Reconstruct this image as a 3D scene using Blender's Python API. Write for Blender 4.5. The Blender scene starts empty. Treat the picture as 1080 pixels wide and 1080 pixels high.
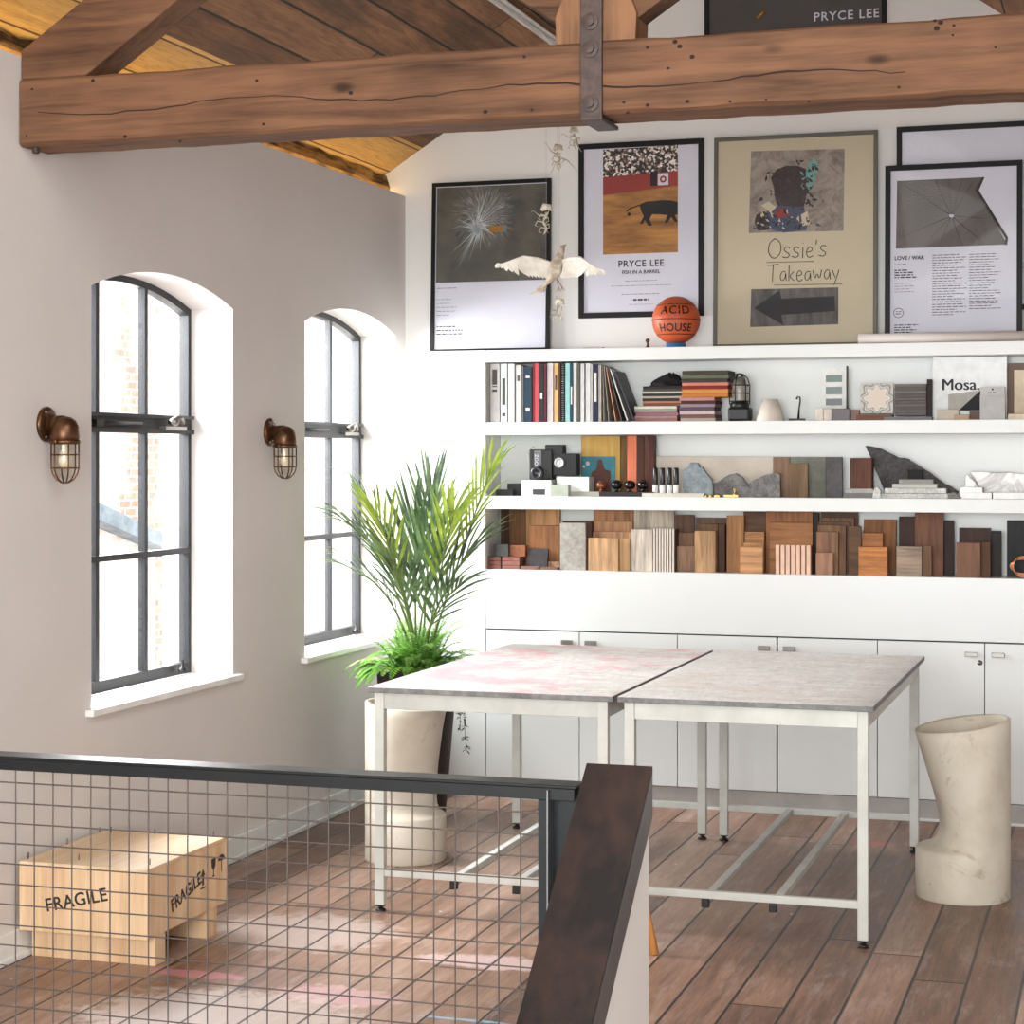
import bpy, bmesh, math, random
from mathutils import Matrix, Vector
random.seed(7)
SC = bpy.context.scene
COL = SC.collection
# ------------------------------------------------------------------ camera
H, F, CX, HV, YAW = 1.75, 2047.0, 540.0, 483.0, math.radians(17.54)
cd = bpy.data.cameras.new('camera'); cam = bpy.data.objects.new('camera', cd); COL.objects.link(cam)
cd.sensor_width = 36; cd.lens = 36 * F / 1080; cd.shift_y = -(540 - HV) / 1080
cd.clip_start = .05; cd.clip_end = 200
cam.location = (0, 0, H); cam.rotation_euler = (math.pi / 2, 0, YAW)
SC.camera = cam
# ------------------------------------------------------------------ world and light
SC.view_settings.view_transform = 'Standard'; SC.view_settings.look = 'None'
SC.view_settings.gamma = 1; SC.view_settings.use_curve_mapping = False
SC.view_settings.exposure = 0.36
SC.cycles.use_denoising = True
SC.cycles.max_bounces = 12; SC.cycles.diffuse_bounces = 6; SC.cycles.sample_clamp_indirect = 6
w = bpy.data.worlds.new('world'); SC.world = w; w.use_nodes = True
w.node_tree.nodes['Background'].inputs[0].default_value = (.90, .955, 1, 1)
w.node_tree.nodes['Background'].inputs[1].default_value = 2.6

def area(name, loc, rot, sx, sy, power, col=(1, 1, 1)):
    l = bpy.data.lights.new(name, 'AREA'); l.shape = 'RECTANGLE'; l.size = sx; l.size_y = sy
    l.energy = power; l.color = col
    o = bpy.data.objects.new(name, l); COL.objects.link(o); o.location = loc; o.rotation_euler = rot
    return o
# added fill lamps, unseen: one under the roof, one behind the camera
area('added_roof_fill', (-.55, 3.2, 3.55), (math.radians(8), math.radians(24), 0), 2.6, 3.2, 80, (.97, 1, .99))
area('added_rear_fill', (-1.0, -2.3, 2.1), (math.radians(90), 0, 0), 4.5, 2.6, 400, (.97, 1, .99))
# daylight pushed in through the two arched windows, from outside the panes and above them
area('window_daylight', (-4.95, 7.1, 2.6), (0, math.radians(-62), 0), 1.6, 1.4, 300, (.96, .98, 1))
area('window_daylight', (-4.95, 9.0, 2.6), (0, math.radians(-62), 0), 1.6, 1.4, 300, (.96, .98, 1))

# ------------------------------------------------------------------ picture to place
c_, s_ = math.cos(YAW), math.sin(YAW)
def ray(u, v): return (-s_ * F + c_ * (u - CX), c_ * F + s_ * (u - CX), -(v - HV))
def onY(u, v, Y):
    d = ray(u, v); t = Y / d[1]; return (d[0] * t, H + d[2] * t)
def onX(u, v, X):
    d = ray(u, v); t = X / d[0]; return (d[1] * t, H + d[2] * t)
def onZ(u, v, Z):
    d = ray(u, v); t = (Z - H) / d[2]; return (d[0] * t, d[1] * t)
def XY(u, Y): return onY(u, HV, Y)[0]
def ZY(u, v, Y): return onY(u, v, Y)[1]

# ------------------------------------------------------------------ mesh builder
class MB:
    def __init__(s): s.v = []; s.f = []; s.m = []; s.sm = []; s.mi = 0; s.smooth = False; s.M = None
    def _a(s, vs, fs, smooth=None):
        o = len(s.v)
        if s.M is not None: vs = [tuple(s.M @ Vector(p)) for p in vs]
        s.v += [tuple(p) for p in vs]
        for f in fs:
            s.f.append([o + i for i in f]); s.m.append(s.mi); s.sm.append(s.smooth if smooth is None else smooth)
        return s
    def box(s, x0, x1, y0, y1, z0, z1, R=None):
        vs = [(x, y, z) for z in (z0, z1) for y in (y0, y1) for x in (x0, x1)]
        if R is not None: vs = [tuple(R @ Vector(p)) for p in vs]
        return s._a(vs, [(0, 2, 3, 1), (4, 5, 7, 6), (0, 1, 5, 4), (2, 6, 7, 3), (0, 4, 6, 2), (1, 3, 7, 5)])
    def prism(s, pts, ax, a0, a1):
        n = len(pts)
        def P(p, a): return {'y': (p[0], a, p[1]), 'x': (a, p[0], p[1]), 'z': (p[0], p[1], a)}[ax]
        vs = [P(p, a0) for p in pts] + [P(p, a1) for p in pts]
        fs = [list(range(n)), list(range(2 * n - 1, n - 1, -1))] + [(i, (i + 1) % n, n + (i + 1) % n, n + i) for i in range(n)]
        return s._a(vs, fs)
    def poly(s, vs): return s._a(vs, [list(range(len(vs)))])
    def tube(s, pts, r, seg=8, cap=True, closed=False, smooth=True):
        pts = [Vector(p) for p in pts]; n = len(pts); vs = []; fs = []
        prev = None
        for i, p in enumerate(pts):
            if closed: d = (pts[(i + 1) % n] - pts[i - 1])
            else: d = pts[min(i + 1, n - 1)] - pts[max(i - 1, 0)]
            d.normalize()
            if prev is None:
                a = d.cross(Vector((0, 0, 1)))
                if a.length < 1e-3: a = d.cross(Vector((0, 1, 0)))
            else: a = prev - d * prev.dot(d)
            a.normalize(); prev = a; b = d.cross(a)
            rr = r[i] if isinstance(r, (list, tuple)) else r
            for k in range(seg):
                an = 2 * math.pi * k / seg
                vs.append(tuple(p + (a * math.cos(an) + b * math.sin(an)) * rr))
        m = n if closed else n - 1
        for i in range(m):
            j = (i + 1) % n
            for k in range(seg):
                l = (k + 1) % seg
                fs.append((i * seg + k, i * seg + l, j * seg + l, j * seg + k))
        s._a(vs, fs, smooth)
        if cap and not closed:
            o = len(s.v) - len(vs)
            s.f += [[o + k for k in range(seg)][::-1], [o + (n - 1) * seg + k for k in range(seg)]]
            s.m += [s.mi] * 2; s.sm += [False] * 2
        return s
    def lathe(s, prof, c, seg=32, M=None, smooth=True):
        vs = []; fs = []
        for (r, z) in prof:
            for k in range(seg):
                a = 2 * math.pi * k / seg
                p = Vector((max(r, 1e-4) * math.cos(a), max(r, 1e-4) * math.sin(a), z))
                if M is not None: p = M @ p
                vs.append(tuple(p + Vector(c)))
        for i in range(len(prof) - 1):
            for k in range(seg):
                l = (k + 1) % seg
                fs.append((i * seg + k, i * seg + l, (i + 1) * seg + l, (i + 1) * seg + k))
        return s._a(vs, fs, smooth)
    def ball(s, c, r, seg=16, rings=10, sc=(1, 1, 1), M=None):
        prof = [(r * math.sin(math.pi * i / rings), -r * math.cos(math.pi * i / rings)) for i in range(rings + 1)]
        S = Matrix.Diagonal(sc)
        if M is not None: S = M @ S
        return s.lathe(prof, c, seg, S)
    def rings(s, R, close_start=True, close_end=True, smooth=True):
        n = len(R[0]); vs = [p for r in R for p in r]; fs = []
        for i in range(len(R) - 1):
            for k in range(n):
                l = (k + 1) % n
                fs.append((i * n + k, i * n + l, (i + 1) * n + l, (i + 1) * n + k))
        if close_start: fs.append(list(range(n))[::-1])
        if close_end: fs.append([(len(R) - 1) * n + k for k in range(n)])
        return s._a(vs, fs, smooth)
    def text(s, body, size, M, depth=.0006, align='LEFT', spacing=1.0, bold=0, shear=0):
        cu = bpy.data.curves.new('t', 'FONT'); cu.body = body; cu.size = size; cu.extrude = depth
        cu.align_x = align; cu.space_character = spacing; cu.offset = bold; cu.shear = shear; cu.resolution_u = 3
        o = bpy.data.objects.new('t', cu); COL.objects.link(o); bpy.context.view_layer.update()
        me = bpy.data.meshes.new_from_object(o.evaluated_get(bpy.context.evaluated_depsgraph_get()))
        s._a([tuple(M @ v.co) for v in me.vertices], [list(p.vertices) for p in me.polygons], False)
        bpy.data.objects.remove(o); bpy.data.curves.remove(cu); bpy.data.meshes.remove(me)
        return s
    def mesh(s, name, mats, org):
        me = bpy.data.meshes.new(name)
        me.from_pydata([(p[0] - org[0], p[1] - org[1], p[2] - org[2]) for p in s.v], [], s.f)
        for m in (mats if isinstance(mats, (list, tuple)) else [mats]): me.materials.append(m)
        me.polygons.foreach_set('material_index', s.m); me.polygons.foreach_set('use_smooth', s.sm)
        bm = bmesh.new(); bm.from_mesh(me); bmesh.ops.recalc_face_normals(bm, faces=bm.faces); bm.to_mesh(me); bm.free()
        me.update(); return me

ORG = {}
def mods(o, bevel, seg=2):
    if bevel:
        b = o.modifiers.new('bevel', 'BEVEL'); b.width = bevel; b.segments = seg; b.limit_method = 'ANGLE'
        b.angle_limit = math.radians(50); b.use_clamp_overlap = True
def thing(name, loc, label, cat, group=None):
    o = bpy.data.objects.new(name, None); COL.objects.link(o); o.location = loc; o.empty_display_size = .05
    o['label'] = label; o['category'] = cat
    if group: o['group'] = group
    ORG[o.name] = tuple(loc); return o
def part(mb, name, mats, parent, bevel=0, label=None):
    org = ORG[parent.name]
    o = bpy.data.objects.new(name, mb.mesh(name, mats, org)); COL.objects.link(o); o.parent = parent
    ORG[o.name] = org; mods(o, bevel)
    if label: o['label'] = label
    return o
def single(mb, name, mats, label, cat, group=None, loc=None, bevel=0):
    if loc is None:
        xs = [p[0] for p in mb.v]; ys = [p[1] for p in mb.v]; zs = [p[2] for p in mb.v]
        loc = ((min(xs) + max(xs)) / 2, (min(ys) + max(ys)) / 2, min(zs))
    o = bpy.data.objects.new(name, mb.mesh(name, mats, loc)); COL.objects.link(o); o.location = loc
    o['label'] = label; o['category'] = cat
    if group: o['group'] = group
    ORG[o.name] = tuple(loc); mods(o, bevel); return o
def struct(mb, name, mats, bevel=0, parent=None):
    if parent: return part(mb, name, mats, parent, bevel)
    o = bpy.data.objects.new(name, mb.mesh(name, mats, (0, 0, 0))); COL.objects.link(o); o['kind'] = 'structure'
    ORG[o.name] = (0, 0, 0); mods(o, bevel); return o

# ------------------------------------------------------------------ materials
def lin(c):
    return tuple(((x / 255) / 12.92 if x / 255 <= .04045 else ((x / 255 + .055) / 1.055) ** 2.4) for x in c) + (1,)
class NT:
    def __init__(s, name):
        s.mat = bpy.data.materials.new(name); s.mat.use_nodes = True; s.t = s.mat.node_tree
        s.b = s.t.nodes['Principled BSDF']
    def n(s, typ, ins=None, **kw):
        nd = s.t.nodes.new(typ)
        for k, v in kw.items(): setattr(nd, k, v)
        for k, v in (ins or {}).items():
            if isinstance(v, bpy.types.NodeSocket): s.t.links.new(v, nd.inputs[k])
            else: nd.inputs[k].default_value = v
        return nd
    def math(s, op, a, b=0.0, c=None):
        ins = {0: a, 1: b}
        if c is not None: ins[2] = c
        return s.n('ShaderNodeMath', ins, operation=op).outputs[0]
    def obj(s, scale=(1, 1, 1), rnd=True):
        tc = s.n('ShaderNodeTexCoord').outputs['Object']
        v = s.n('ShaderNodeVectorMath', {0: tc, 1: scale}, operation='MULTIPLY').outputs[0]
        if rnd:
            oi = s.n('ShaderNodeObjectInfo').outputs['Random']
            r = s.math('MULTIPLY', oi, 37.0)
            v = s.n('ShaderNodeVectorMath', {0: v, 1: s.n('ShaderNodeCombineXYZ', {0: r, 1: r, 2: r}).outputs[0]}, operation='ADD').outputs[0]
        return v
    def noise(s, vec, scale, detail=4, rough=.6, dist=0):
        return s.n('ShaderNodeTexNoise', {'Vector': vec, 'Scale': scale, 'Detail': detail, 'Roughness': rough, 'Distortion': dist}).outputs['Fac']
    def ramp(s, fac, stops):
        r = s.n('ShaderNodeValToRGB', {'Fac': fac}); e = r.color_ramp.elements
        while len(e) < len(stops): e.new(.5)
        for i, (p, c) in enumerate(stops):
            e[i].position = p; e[i].color = c if len(c) == 4 else lin(c)
        return r.outputs[0]
    def mix(s, fac, a, b, mode='MIX'):
        m = s.n('ShaderNodeMix', data_type='RGBA', blend_type=mode)
        for k, v in ((0, fac), (6, a), (7, b)):
            if isinstance(v, bpy.types.NodeSocket): s.t.links.new(v, m.inputs[k])
            else: m.inputs[k].default_value = v if k == 0 or len(v) == 4 else lin(v)
        return m.outputs[2]
    def col(s, v):
        if isinstance(v, bpy.types.NodeSocket): s.t.links.new(v, s.b.inputs['Base Color'])
        else: s.b.inputs['Base Color'].default_value = v if len(v) == 4 else lin(v)
    def set(s, **kw):
        for k, v in kw.items():
            k = k.replace('_', ' ')
            if isinstance(v, bpy.types.NodeSocket): s.t.links.new(v, s.b.inputs[k])
            else: s.b.inputs[k].default_value = v
    def bump(s, h, strength=.3, dist=.002):
        nd = s.n('ShaderNodeBump', {'Height': h, 'Strength': strength, 'Distance': dist})
        s.t.links.new(nd.outputs[0], s.b.inputs['Normal'])
_mc = {}
def paint(name, c, rough=.5, metal=0., var=.04, scale=6, bump=.05):
    key = ('p', name)
    if key in _mc: return _mc[key]
    m = NT(name); v = m.obj(); f = m.noise(v, scale, 5)
    d = tuple(max(0, x * (1 - var * 2.2)) for x in c)
    m.col(m.ramp(f, [(.3, d), (.7, c)])); m.set(Roughness=rough, Metallic=metal)
    if bump: m.bump(m.noise(v, 60, 3), bump, .001)
    _mc[key] = m.mat; return m.mat
def wood(name, c1, c2, axis='z', rough=.55, freq=30, knots=False, streak=.3, bump=.2):
    key = ('w', name)
    if key in _mc: return _mc[key]
    m = NT(name)
    st = {'x': (.07, 1, 1), 'y': (1, .07, 1), 'z': (1, 1, .07)}[axis]
    v = m.obj(st); a = m.noise(v, freq, 6, .65, .4); b = m.noise(v, freq * 4, 3, .6)
    v2 = m.obj((1, 1, 1)); big = m.noise(v2, 3, 2)
    g = m.math('ADD', m.math('MULTIPLY', a, .75), m.math('MULTIPLY', b, .25))
    g = m.math('ADD', g, m.math('MULTIPLY', m.math('SUBTRACT', big, .5), .35))
    col = m.ramp(g, [(.5 - .22 * streak - .06, c2), (.5 + .12, c1)])
    if knots:
        vo = m.n('ShaderNodeTexVoronoi', {'Vector': m.obj({'x': (.45, 1, 1), 'y': (1, .45, 1), 'z': (1, 1, .45)}[axis]), 'Scale': 5.5})
        k = m.ramp(vo.outputs['Distance'], [(.05, (0, 0, 0, 1)), (.13, (1, 1, 1, 1))])
        col = m.mix(m.math('MULTIPLY', m.math('SUBTRACT', 1, k), .75), col, tuple(int(x * .35) for x in c2))
    m.col(col); m.set(Roughness=rough); m.b.inputs['Specular IOR Level'].default_value = .25; m.bump(g, bump, .002)
    _mc[key] = m.mat; return m.mat
def stone(name, c1, c2, scale=40, rough=.8, bump=.5):
    key = ('s', name)
    if key in _mc: return _mc[key]
    m = NT(name); v = m.obj(); f = m.noise(v, scale, 8, .7); f2 = m.noise(v, scale / 6, 4)
    g = m.math('ADD', m.math('MULTIPLY', f, .6), m.math('MULTIPLY', f2, .4))
    m.col(m.ramp(g, [(.38, c2), (.62, c1)])); m.set(Roughness=rough); m.bump(f, bump, .004)
    _mc[key] = m.mat; return m.mat
def planks(name, width, off, length, cols, gapc, gap=.012, rough=.55, worn=None, coord='X', extra=None):
    m = NT(name); tc = m.n('ShaderNodeTexCoord').outputs['Object']
    sp = m.n('ShaderNodeSeparateXYZ', {0: tc}); X, Y = sp.outputs[0], sp.outputs[1]
    sx = m.math('DIVIDE', m.math('SUBTRACT', X, off), width)
    idx = m.math('FLOOR', sx); fr = m.math('SUBTRACT', sx, idx)
    r1 = m.n('ShaderNodeTexWhiteNoise', {'W': idx}, noise_dimensions='1D').outputs['Value']
    sy = m.math('DIVIDE', m.math('ADD', Y, m.math('MULTIPLY', r1, length)), length)
    idy = m.math('FLOOR', sy); fy = m.math('SUBTRACT', sy, idy)
    r2 = m.n('ShaderNodeTexWhiteNoise', {'Vector': m.n('ShaderNodeCombineXYZ', {0: idx, 1: idy, 2: 3.3}).outputs[0]}, noise_dimensions='3D').outputs['Value']
    dx = m.math('MULTIPLY', m.math('SUBTRACT', .5, m.math('ABSOLUTE', m.math('SUBTRACT', fr, .5))), width)
    dy = m.math('MULTIPLY', m.math('SUBTRACT', .5, m.math('ABSOLUTE', m.math('SUBTRACT', fy, .5))), length)
    d = m.math('MINIMUM', dx, dy)
    gm = m.ramp(m.math('DIVIDE', d, gap), [(.25, (1, 1, 1, 1)), (.5, (0, 0, 0, 1))])
    gv = m.n('ShaderNodeCombineXYZ', {0: m.math('MULTIPLY', X, 14), 1: m.math('MULTIPLY', Y, .9), 2: m.math('MULTIPLY', r2, 60)}).outputs[0]
    g1 = m.noise(gv, 2.2, 7, .68, .5)
    big = m.noise(tc, 1.3, 5, .6); fine = m.noise(gv, 12, 3, .6)
    tone = m.math('ADD', m.math('MULTIPLY', g1, .55), m.math('ADD', m.math('MULTIPLY', r2, .22), m.math('MULTIPLY', big, .28)))
    col = m.ramp(tone, cols)
    col = m.mix(m.math('MULTIPLY', m.ramp(fine, [(.35, (1, 1, 1, 1)), (.5, (0, 0, 0, 1))]), .28), col, gapc)
    if worn:
        wn = m.noise(m.n('ShaderNodeVectorMath', {0: tc, 1: (2.6, .5, 1)}, operation='MULTIPLY').outputs[0], 5, 9, .78, .3)
        col = m.mix(m.math('MULTIPLY', m.ramp(wn, [(.52, (0, 0, 0, 1)), (.72, (1, 1, 1, 1))]), worn[1]), col, worn[0])
        sk = m.n('ShaderNodeTexVoronoi', {'Vector': tc, 'Scale': 4.7}).outputs['Distance']
        col = m.mix(m.ramp(sk, [(.018, (1, 1, 1, 1)), (.035, (0, 0, 0, 1))]), col, (235, 232, 228))
    for (cx, cy, rx, ry, cc, amt) in (extra or []):
        q = m.n('ShaderNodeVectorMath', {0: m.n('ShaderNodeVectorMath', {0: tc, 1: (cx, cy, 0)}, operation='SUBTRACT').outputs[0], 1: (1 / rx, 1 / ry, 0)}, operation='MULTIPLY').outputs[0]
        L = m.n('ShaderNodeVectorMath', {0: q}, operation='LENGTH').outputs['Value']
        L = m.math('ADD', L, m.math('MULTIPLY', m.math('SUBTRACT', m.noise(tc, 14, 6, .7), .5), 1.6))
        col = m.mix(m.math('MULTIPLY', m.ramp(L, [(.75, (1, 1, 1, 1)), (1, (0, 0, 0, 1))]), amt), col, cc)
    col = m.mix(gm, col, gapc)
    m.col(col)
    m.set(Roughness=m.math('ADD', rough - .12, m.math('MULTIPLY', g1, .25)))
    m.bump(m.math('SUBTRACT', m.math('MULTIPLY', g1, .25), gm), .5, .004)
    return m.mat
def glassy(name, tint=(1, 1, 1, 1), rough=0.02):
    m = NT(name); m.col(tint); m.set(Roughness=rough)
    m.b.inputs['Transmission Weight'].default_value = 1; m.b.inputs['IOR'].default_value = 1.45
    return m.mat
def thinglass(name, refl=.08, tint=(1, 1, 1, 1)):
    m = NT(name); t = m.t; tr = m.n('ShaderNodeBsdfTransparent', {'Color': tint}); gl = m.n('ShaderNodeBsdfGlossy', {'Roughness': .03})
    lw = m.n('ShaderNodeLayerWeight', {'Blend': .5}); mx = m.n('ShaderNodeMixShader')
    t.links.new(m.math('ADD', m.math('MULTIPLY', m.math('POWER', lw.outputs['Facing'], 6), .5), refl * .4), mx.inputs[0]); t.links.new(tr.outputs[0], mx.inputs[1]); t.links.new(gl.outputs[0], mx.inputs[2])
    t.links.new(mx.outputs[0], t.nodes['Material Output'].inputs[0]); return m.mat

WALL = paint('wall_paint', (214, 208, 204), .9, var=.01, scale=2)
WHITE = paint('white_wall_paint', (228, 226, 223), .85, var=.008, scale=2)
LACQ = paint('white_lacquer', (222, 225, 224), .28, var=.006, scale=1.5, bump=0)
SHELFW = paint('white_shelf_board', (226, 228, 226), .4, var=.006, bump=0)
PLINTH = paint('brushed_aluminium_plinth', (176, 172, 168), .45, .3, var=.05)
GAP = paint('dark_gap', (70, 70, 68), .9)
STEEL = paint('grey_window_steel', (46, 47, 50), .5, .2, var=.08)
DSTEEL = paint('blackened_steel', (26, 27, 29), .4, .5, var=.15, scale=12)
CHROME = paint('brushed_nickel', (150, 146, 140), .3, .9)
BLACK = paint('black_painted_wood', (17, 15, 15), .5, var=.1)
BLACK.node_tree.nodes['Principled BSDF'].inputs['Specular IOR Level'].default_value = .25
BLK = paint('black_plastic', (16, 16, 17), .45, var=.1)
GLASS = thinglass('window_pane_glass')
FGLASS = thinglass('picture_glass', .018)
FLOORM = planks('worn_floorboards', .176, -.504, 3.6,
    [(.30, (70, 48, 38)), (.44, (112, 82, 66)), (.56, (146, 112, 92)), (.72, (172, 144, 128))], (42, 32, 28), .013, .40,
    ((206, 194, 186), .34), extra=[(-3.0, 5.95, .18, .05, (222, 140, 160), .5), (-2.45, 5.85, .24, .12, (238, 190, 200), .4), (-2.7, 5.5, .5, .35, (222, 210, 204), .45), (-2.9, 6.6, .4, .3, (214, 202, 196), .35), (-1.1, 8.9, .1, .05, (190, 70, 80), .6),
    (-1.98, 5.72, .18, .012, (140, 190, 215), .8), (-2.1, 6.4, .3, .1, (232, 205, 205), .5)])
CEILM = planks('old_roof_boards', .17, -3.62, 4.5,
    [(.28, (58, 38, 24)), (.42, (98, 66, 42)), (.56, (138, 98, 66)), (.72, (176, 134, 94))], (26, 17, 10), .014, .7)
EAVEM = planks('gold_lit_eave_boards', .17, -3.62, 6,
    [(.28, (176, 130, 62)), (.5, (212, 168, 92)), (.72, (232, 194, 124))], (90, 58, 24), .01, .6)  # golden tone paints the warm glow at the eaves into these boards
BEAMW = wood('old_pine_beam', (124, 88, 64), (64, 43, 31), 'x', .75, 15, True, .7, .7)
POSTW = wood('old_pine_post', (140, 100, 70), (76, 50, 34), 'z', .6, 14, True, .7, .5)
ROUGHP = wood('rough_wall_plate', (180, 140, 84), (60, 40, 20), 'y', .8, 20, False, .1, 1)

# ================================================================== STRUCTURE
XL, YB, YU, YN = -3.70, 9.80, 9.51, 9.75     # left wall, back wall, unit front, niche back
XR, YREAR, WZ = 2.2, -3.0, 3.16
def roof_z(X): return 3.397 + .63 * (X + 3.63) if X < -1.61 else 4.6696 - .72 * (X + 1.61)
m = MB(); m.box(XL - .4, XR, 4.25, YB + .3, -.15, 0); m.box(XL - .4, XR, YREAR, 1.2, -.15, 0); m.box(-.3, XR, 1.2, 4.25, -.15, 0)
struct(m, 'floor', FLOORM)
m = MB(); m.box(XL - .4, XR, YREAR, 4.6, -3.0, -2.9); struct(m, 'floor_lower', FLOORM)
W1, W2, SILL, SPR, APX = (6.469, 7.679), (8.455, 9.657), .81, 2.398, 2.495
def arch(y0, y1, n=14, d=0.):
    hw = (y1 - y0) / 2; h = APX - SPR; R = (hw * hw + h * h) / (2 * h); cy = (y0 + y1) / 2; cz = APX - R
    a = math.asin(hw / R)
    return [(cy + (R - d) * math.sin(-a + 2 * a * i / n) * (1 if d == 0 else (hw - d) / ((R - d) * math.sin(a))), cz + (R - d) * math.cos(-a + 2 * a * i / n)) for i in range(n + 1)]
m = MB(); X0, X1 = XL - .34, XL
m.box(X0, X1, YREAR, W1[0], -2.9, WZ); m.box(X0, X1, W1[1], W2[0], -.15, WZ); m.box(X0, X1, W2[1], YB + .3, -.15, WZ)
for (a, b) in (W1, W2):
    m.box(X0, X1, a, b, -.15, SILL - .029)
    m.prism([(a, WZ)] + arch(a, b) + [(b, WZ)], 'x', X0, X1)
struct(m, 'wall_left', WALL)
m = MB(); m.prism([(XL - .4, -.15), (XR, -.15), (XR, roof_z(XR) + .02), (-1.61, roof_z(-1.61) + .02), (XL - .4, roof_z(XL - .4) + .02)], 'y', YB, YB + .3)
struct(m, 'wall_back', WHITE)
m = MB(); m.box(XR, XR + .2, YREAR, YB + .3, -3, 2.0); struct(m, 'wall_right', WHITE)
# roof: two slopes of boards
def slope(y0, y1, xa, xb, t=.05):
    return MB().prism([(xa, roof_z(xa)), (xb, roof_z(xb)), (xb, roof_z(xb) + t), (xa, roof_z(xa) + t)], 'y', y0, y1)
struct(slope(YREAR, YB, -3.60, -1.61), 'ceiling_left', CEILM)
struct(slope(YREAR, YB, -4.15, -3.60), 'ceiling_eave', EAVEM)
struct(slope(YREAR, YB, -1.61, XR), 'ceiling_right', CEILM)
# window reveals: sills and steel casements
for wi, (a, b) in enumerate((W1, W2)):
    n = wi + 1
    XF = -3.925
    root = struct(MB().prism([(a, SILL + .002)] + arch(a, b, 14) + [(b, SILL + .002)], 'x', XF + .012, XF + .016), 'window_%d' % n, GLASS)
    fr = MB(); out = [(a, SILL + .002)] + arch(a, b, 14) + [(b, SILL + .002)]
    inn = [(a + .028, SILL + .05)] + arch(a, b, 14, .028)[0:] + [(b - .028, SILL + .05)]
    k = len(out)
    vs = [(x, p[0], p[1]) for x in (XF - .02, XF + .025) for p in out + inn]
    fs = []
    for i in range(k):
        j = (i + 1) % k
        fs += [(i, j, k + j, k + i), (2 * k + i, 2 * k + j, 3 * k + j, 3 * k + i), (i, j, 2 * k + j, 2 * k + i), (k + i, k + j, 3 * k + j, 3 * k + i)]
    fr._a(vs, fs); struct(fr, 'window_frame', STEEL, parent=root)
    wd = (b - a) / 3
    for q in (1, 2):
        y = a + wd * q; zt = arch(a, b, 14)[0][1] + .05 + (APX - SPR) * .4
        struct(MB().box(XF - .008, XF + .022, y - .014, y + .014, SILL + .04, APX - .045 + .02), 'mullion', STEEL, parent=root)
    t = MB().box(XF - .01, XF + .045, a + .01, b - .01, 1.853, 1.872); t.box(XF - .005, XF + .03, a + .01, b - .01, 1.872, 1.918); t.box(XF - .01, XF + .045, a + .01, b - .01, 1.918, 1.932)
    struct(t, 'transom', STEEL, parent=root)
    struct(MB().box(XF - .008, XF + .03, a + .01, b - .01, 1.335, 1.36), 'glazing_bar', STEEL, parent=root)
    y = b - .27
    la = MB().box(XF + .03, XF + .06, y - .03, y + .16, 1.868, 1.884); la.tube([(XF + .06, y, 1.9), (XF + .085, y + .05, 1.925), (XF + .07, y + .1, 1.9)], .012, 8); la.ball((XF + .07, y + .03, 1.905), .02)
    struct(la, 'window_latch', CHROME, parent=root)
    la = MB().tube([(XF + .045, a + .34, 1.892), (XF + .045, a + .72, 1.892)], .008, 8); la.box(XF + .03, XF + .055, a + .34, a + .4, 1.875, 1.905)
    struct(la, 'stay_bar', BLK, parent=root)
    pk = MB().lathe([(.02, 0), (.02, .012), (.008, .02), (.006, .05)], (XF + .055, b - .14, SILL + .02), 12)
    struct(pk, 'sill_peg', BLK, parent=root)
    s = MB().box(XF + .02, XL - .002, a, b, SILL - .028, SILL); s.box(XL - .002, XL + .035, a - .045, b + .045, SILL - .028, SILL)
    struct(s, 'window_sill', paint('gloss_sill_paint', (238, 236, 232), .35), .006, parent=root)
m = MB(); m.box(XL, XL + .018, 4.3, YB, 0, .105); m.box(XL, XL + .026, 4.3, YB, 0, .02); struct(m, 'baseboard_left', SHELFW, .003)

# wall plate and LED strip at the eaves
pl = MB(); N = 60; random.seed(3)
R = []
for i in range(N + 1):
    y = 2 + (YB - 2) * i / N; j = random.uniform(-.012, .012); k2 = random.uniform(-.01, .012)
    R.append([(-3.80 + j, y, WZ + .001), (-3.80 + j * .5 + .01, y, WZ + .05), (-3.81 + k2, y, WZ + .115 + k2), (-3.95, y, WZ + .09), (-3.95, y, WZ + .001)])
pl.rings(R, smooth=False); struct(pl, 'trim_wall_plate', ROUGHP)
led = NT('warm_led_strip'); led.set(Emission_Strength=9.0); led.b.inputs['Emission Color'].default_value = (1, .72, .34, 1); led.col((255, 220, 160))
single(MB().box(-3.775, -3.763, 2, YB - .02, WZ + .001, WZ + .008), 'led_strip', led.mat, 'warm light strip lying along the top of the left wall under the eaves', 'light')

# ================================================================== OUTSIDE
def brick(name, c1, c2, mc, rough=.9):
    m = NT(name); tc = m.n('ShaderNodeTexCoord').outputs['Object']
    v = m.n('ShaderNodeMapping', {'Vector': tc, 'Rotation': (math.pi / 2, 0, math.pi / 2)}).outputs[0]
    b = m.n('ShaderNodeTexBrick', {'Vector': m.n('ShaderNodeCombineXYZ', {0: m.n('ShaderNodeSeparateXYZ', {0: tc}).outputs[1], 1: m.n('ShaderNodeSeparateXYZ', {0: tc}).outputs[2]}).outputs[0],
        'Color1': lin(c1), 'Color2': lin(c2), 'Mortar': lin(mc), 'Scale': 1, 'Brick Width': .225, 'Row Height': .075, 'Mortar Size': .008})
    st = m.noise(tc, .9, 5, .7)
    m.col(m.mix(m.ramp(st, [(.4, (0, 0, 0, 1)), (.6, (1, 1, 1, 1))]), b.outputs['Color'], (226, 214, 206))); m.set(Roughness=rough); return m.mat
BR = brick('weathered_brick', (204, 150, 128), (188, 128, 108), (220, 210, 200))
o = thing('brick_building', (-9, 14, -3), 'pale weathered brick building seen beyond the arched windows', 'building')
part(MB().box(-9.4, -9, 7, 26, -3, 6.5), 'wall', BR, o); 
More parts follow.
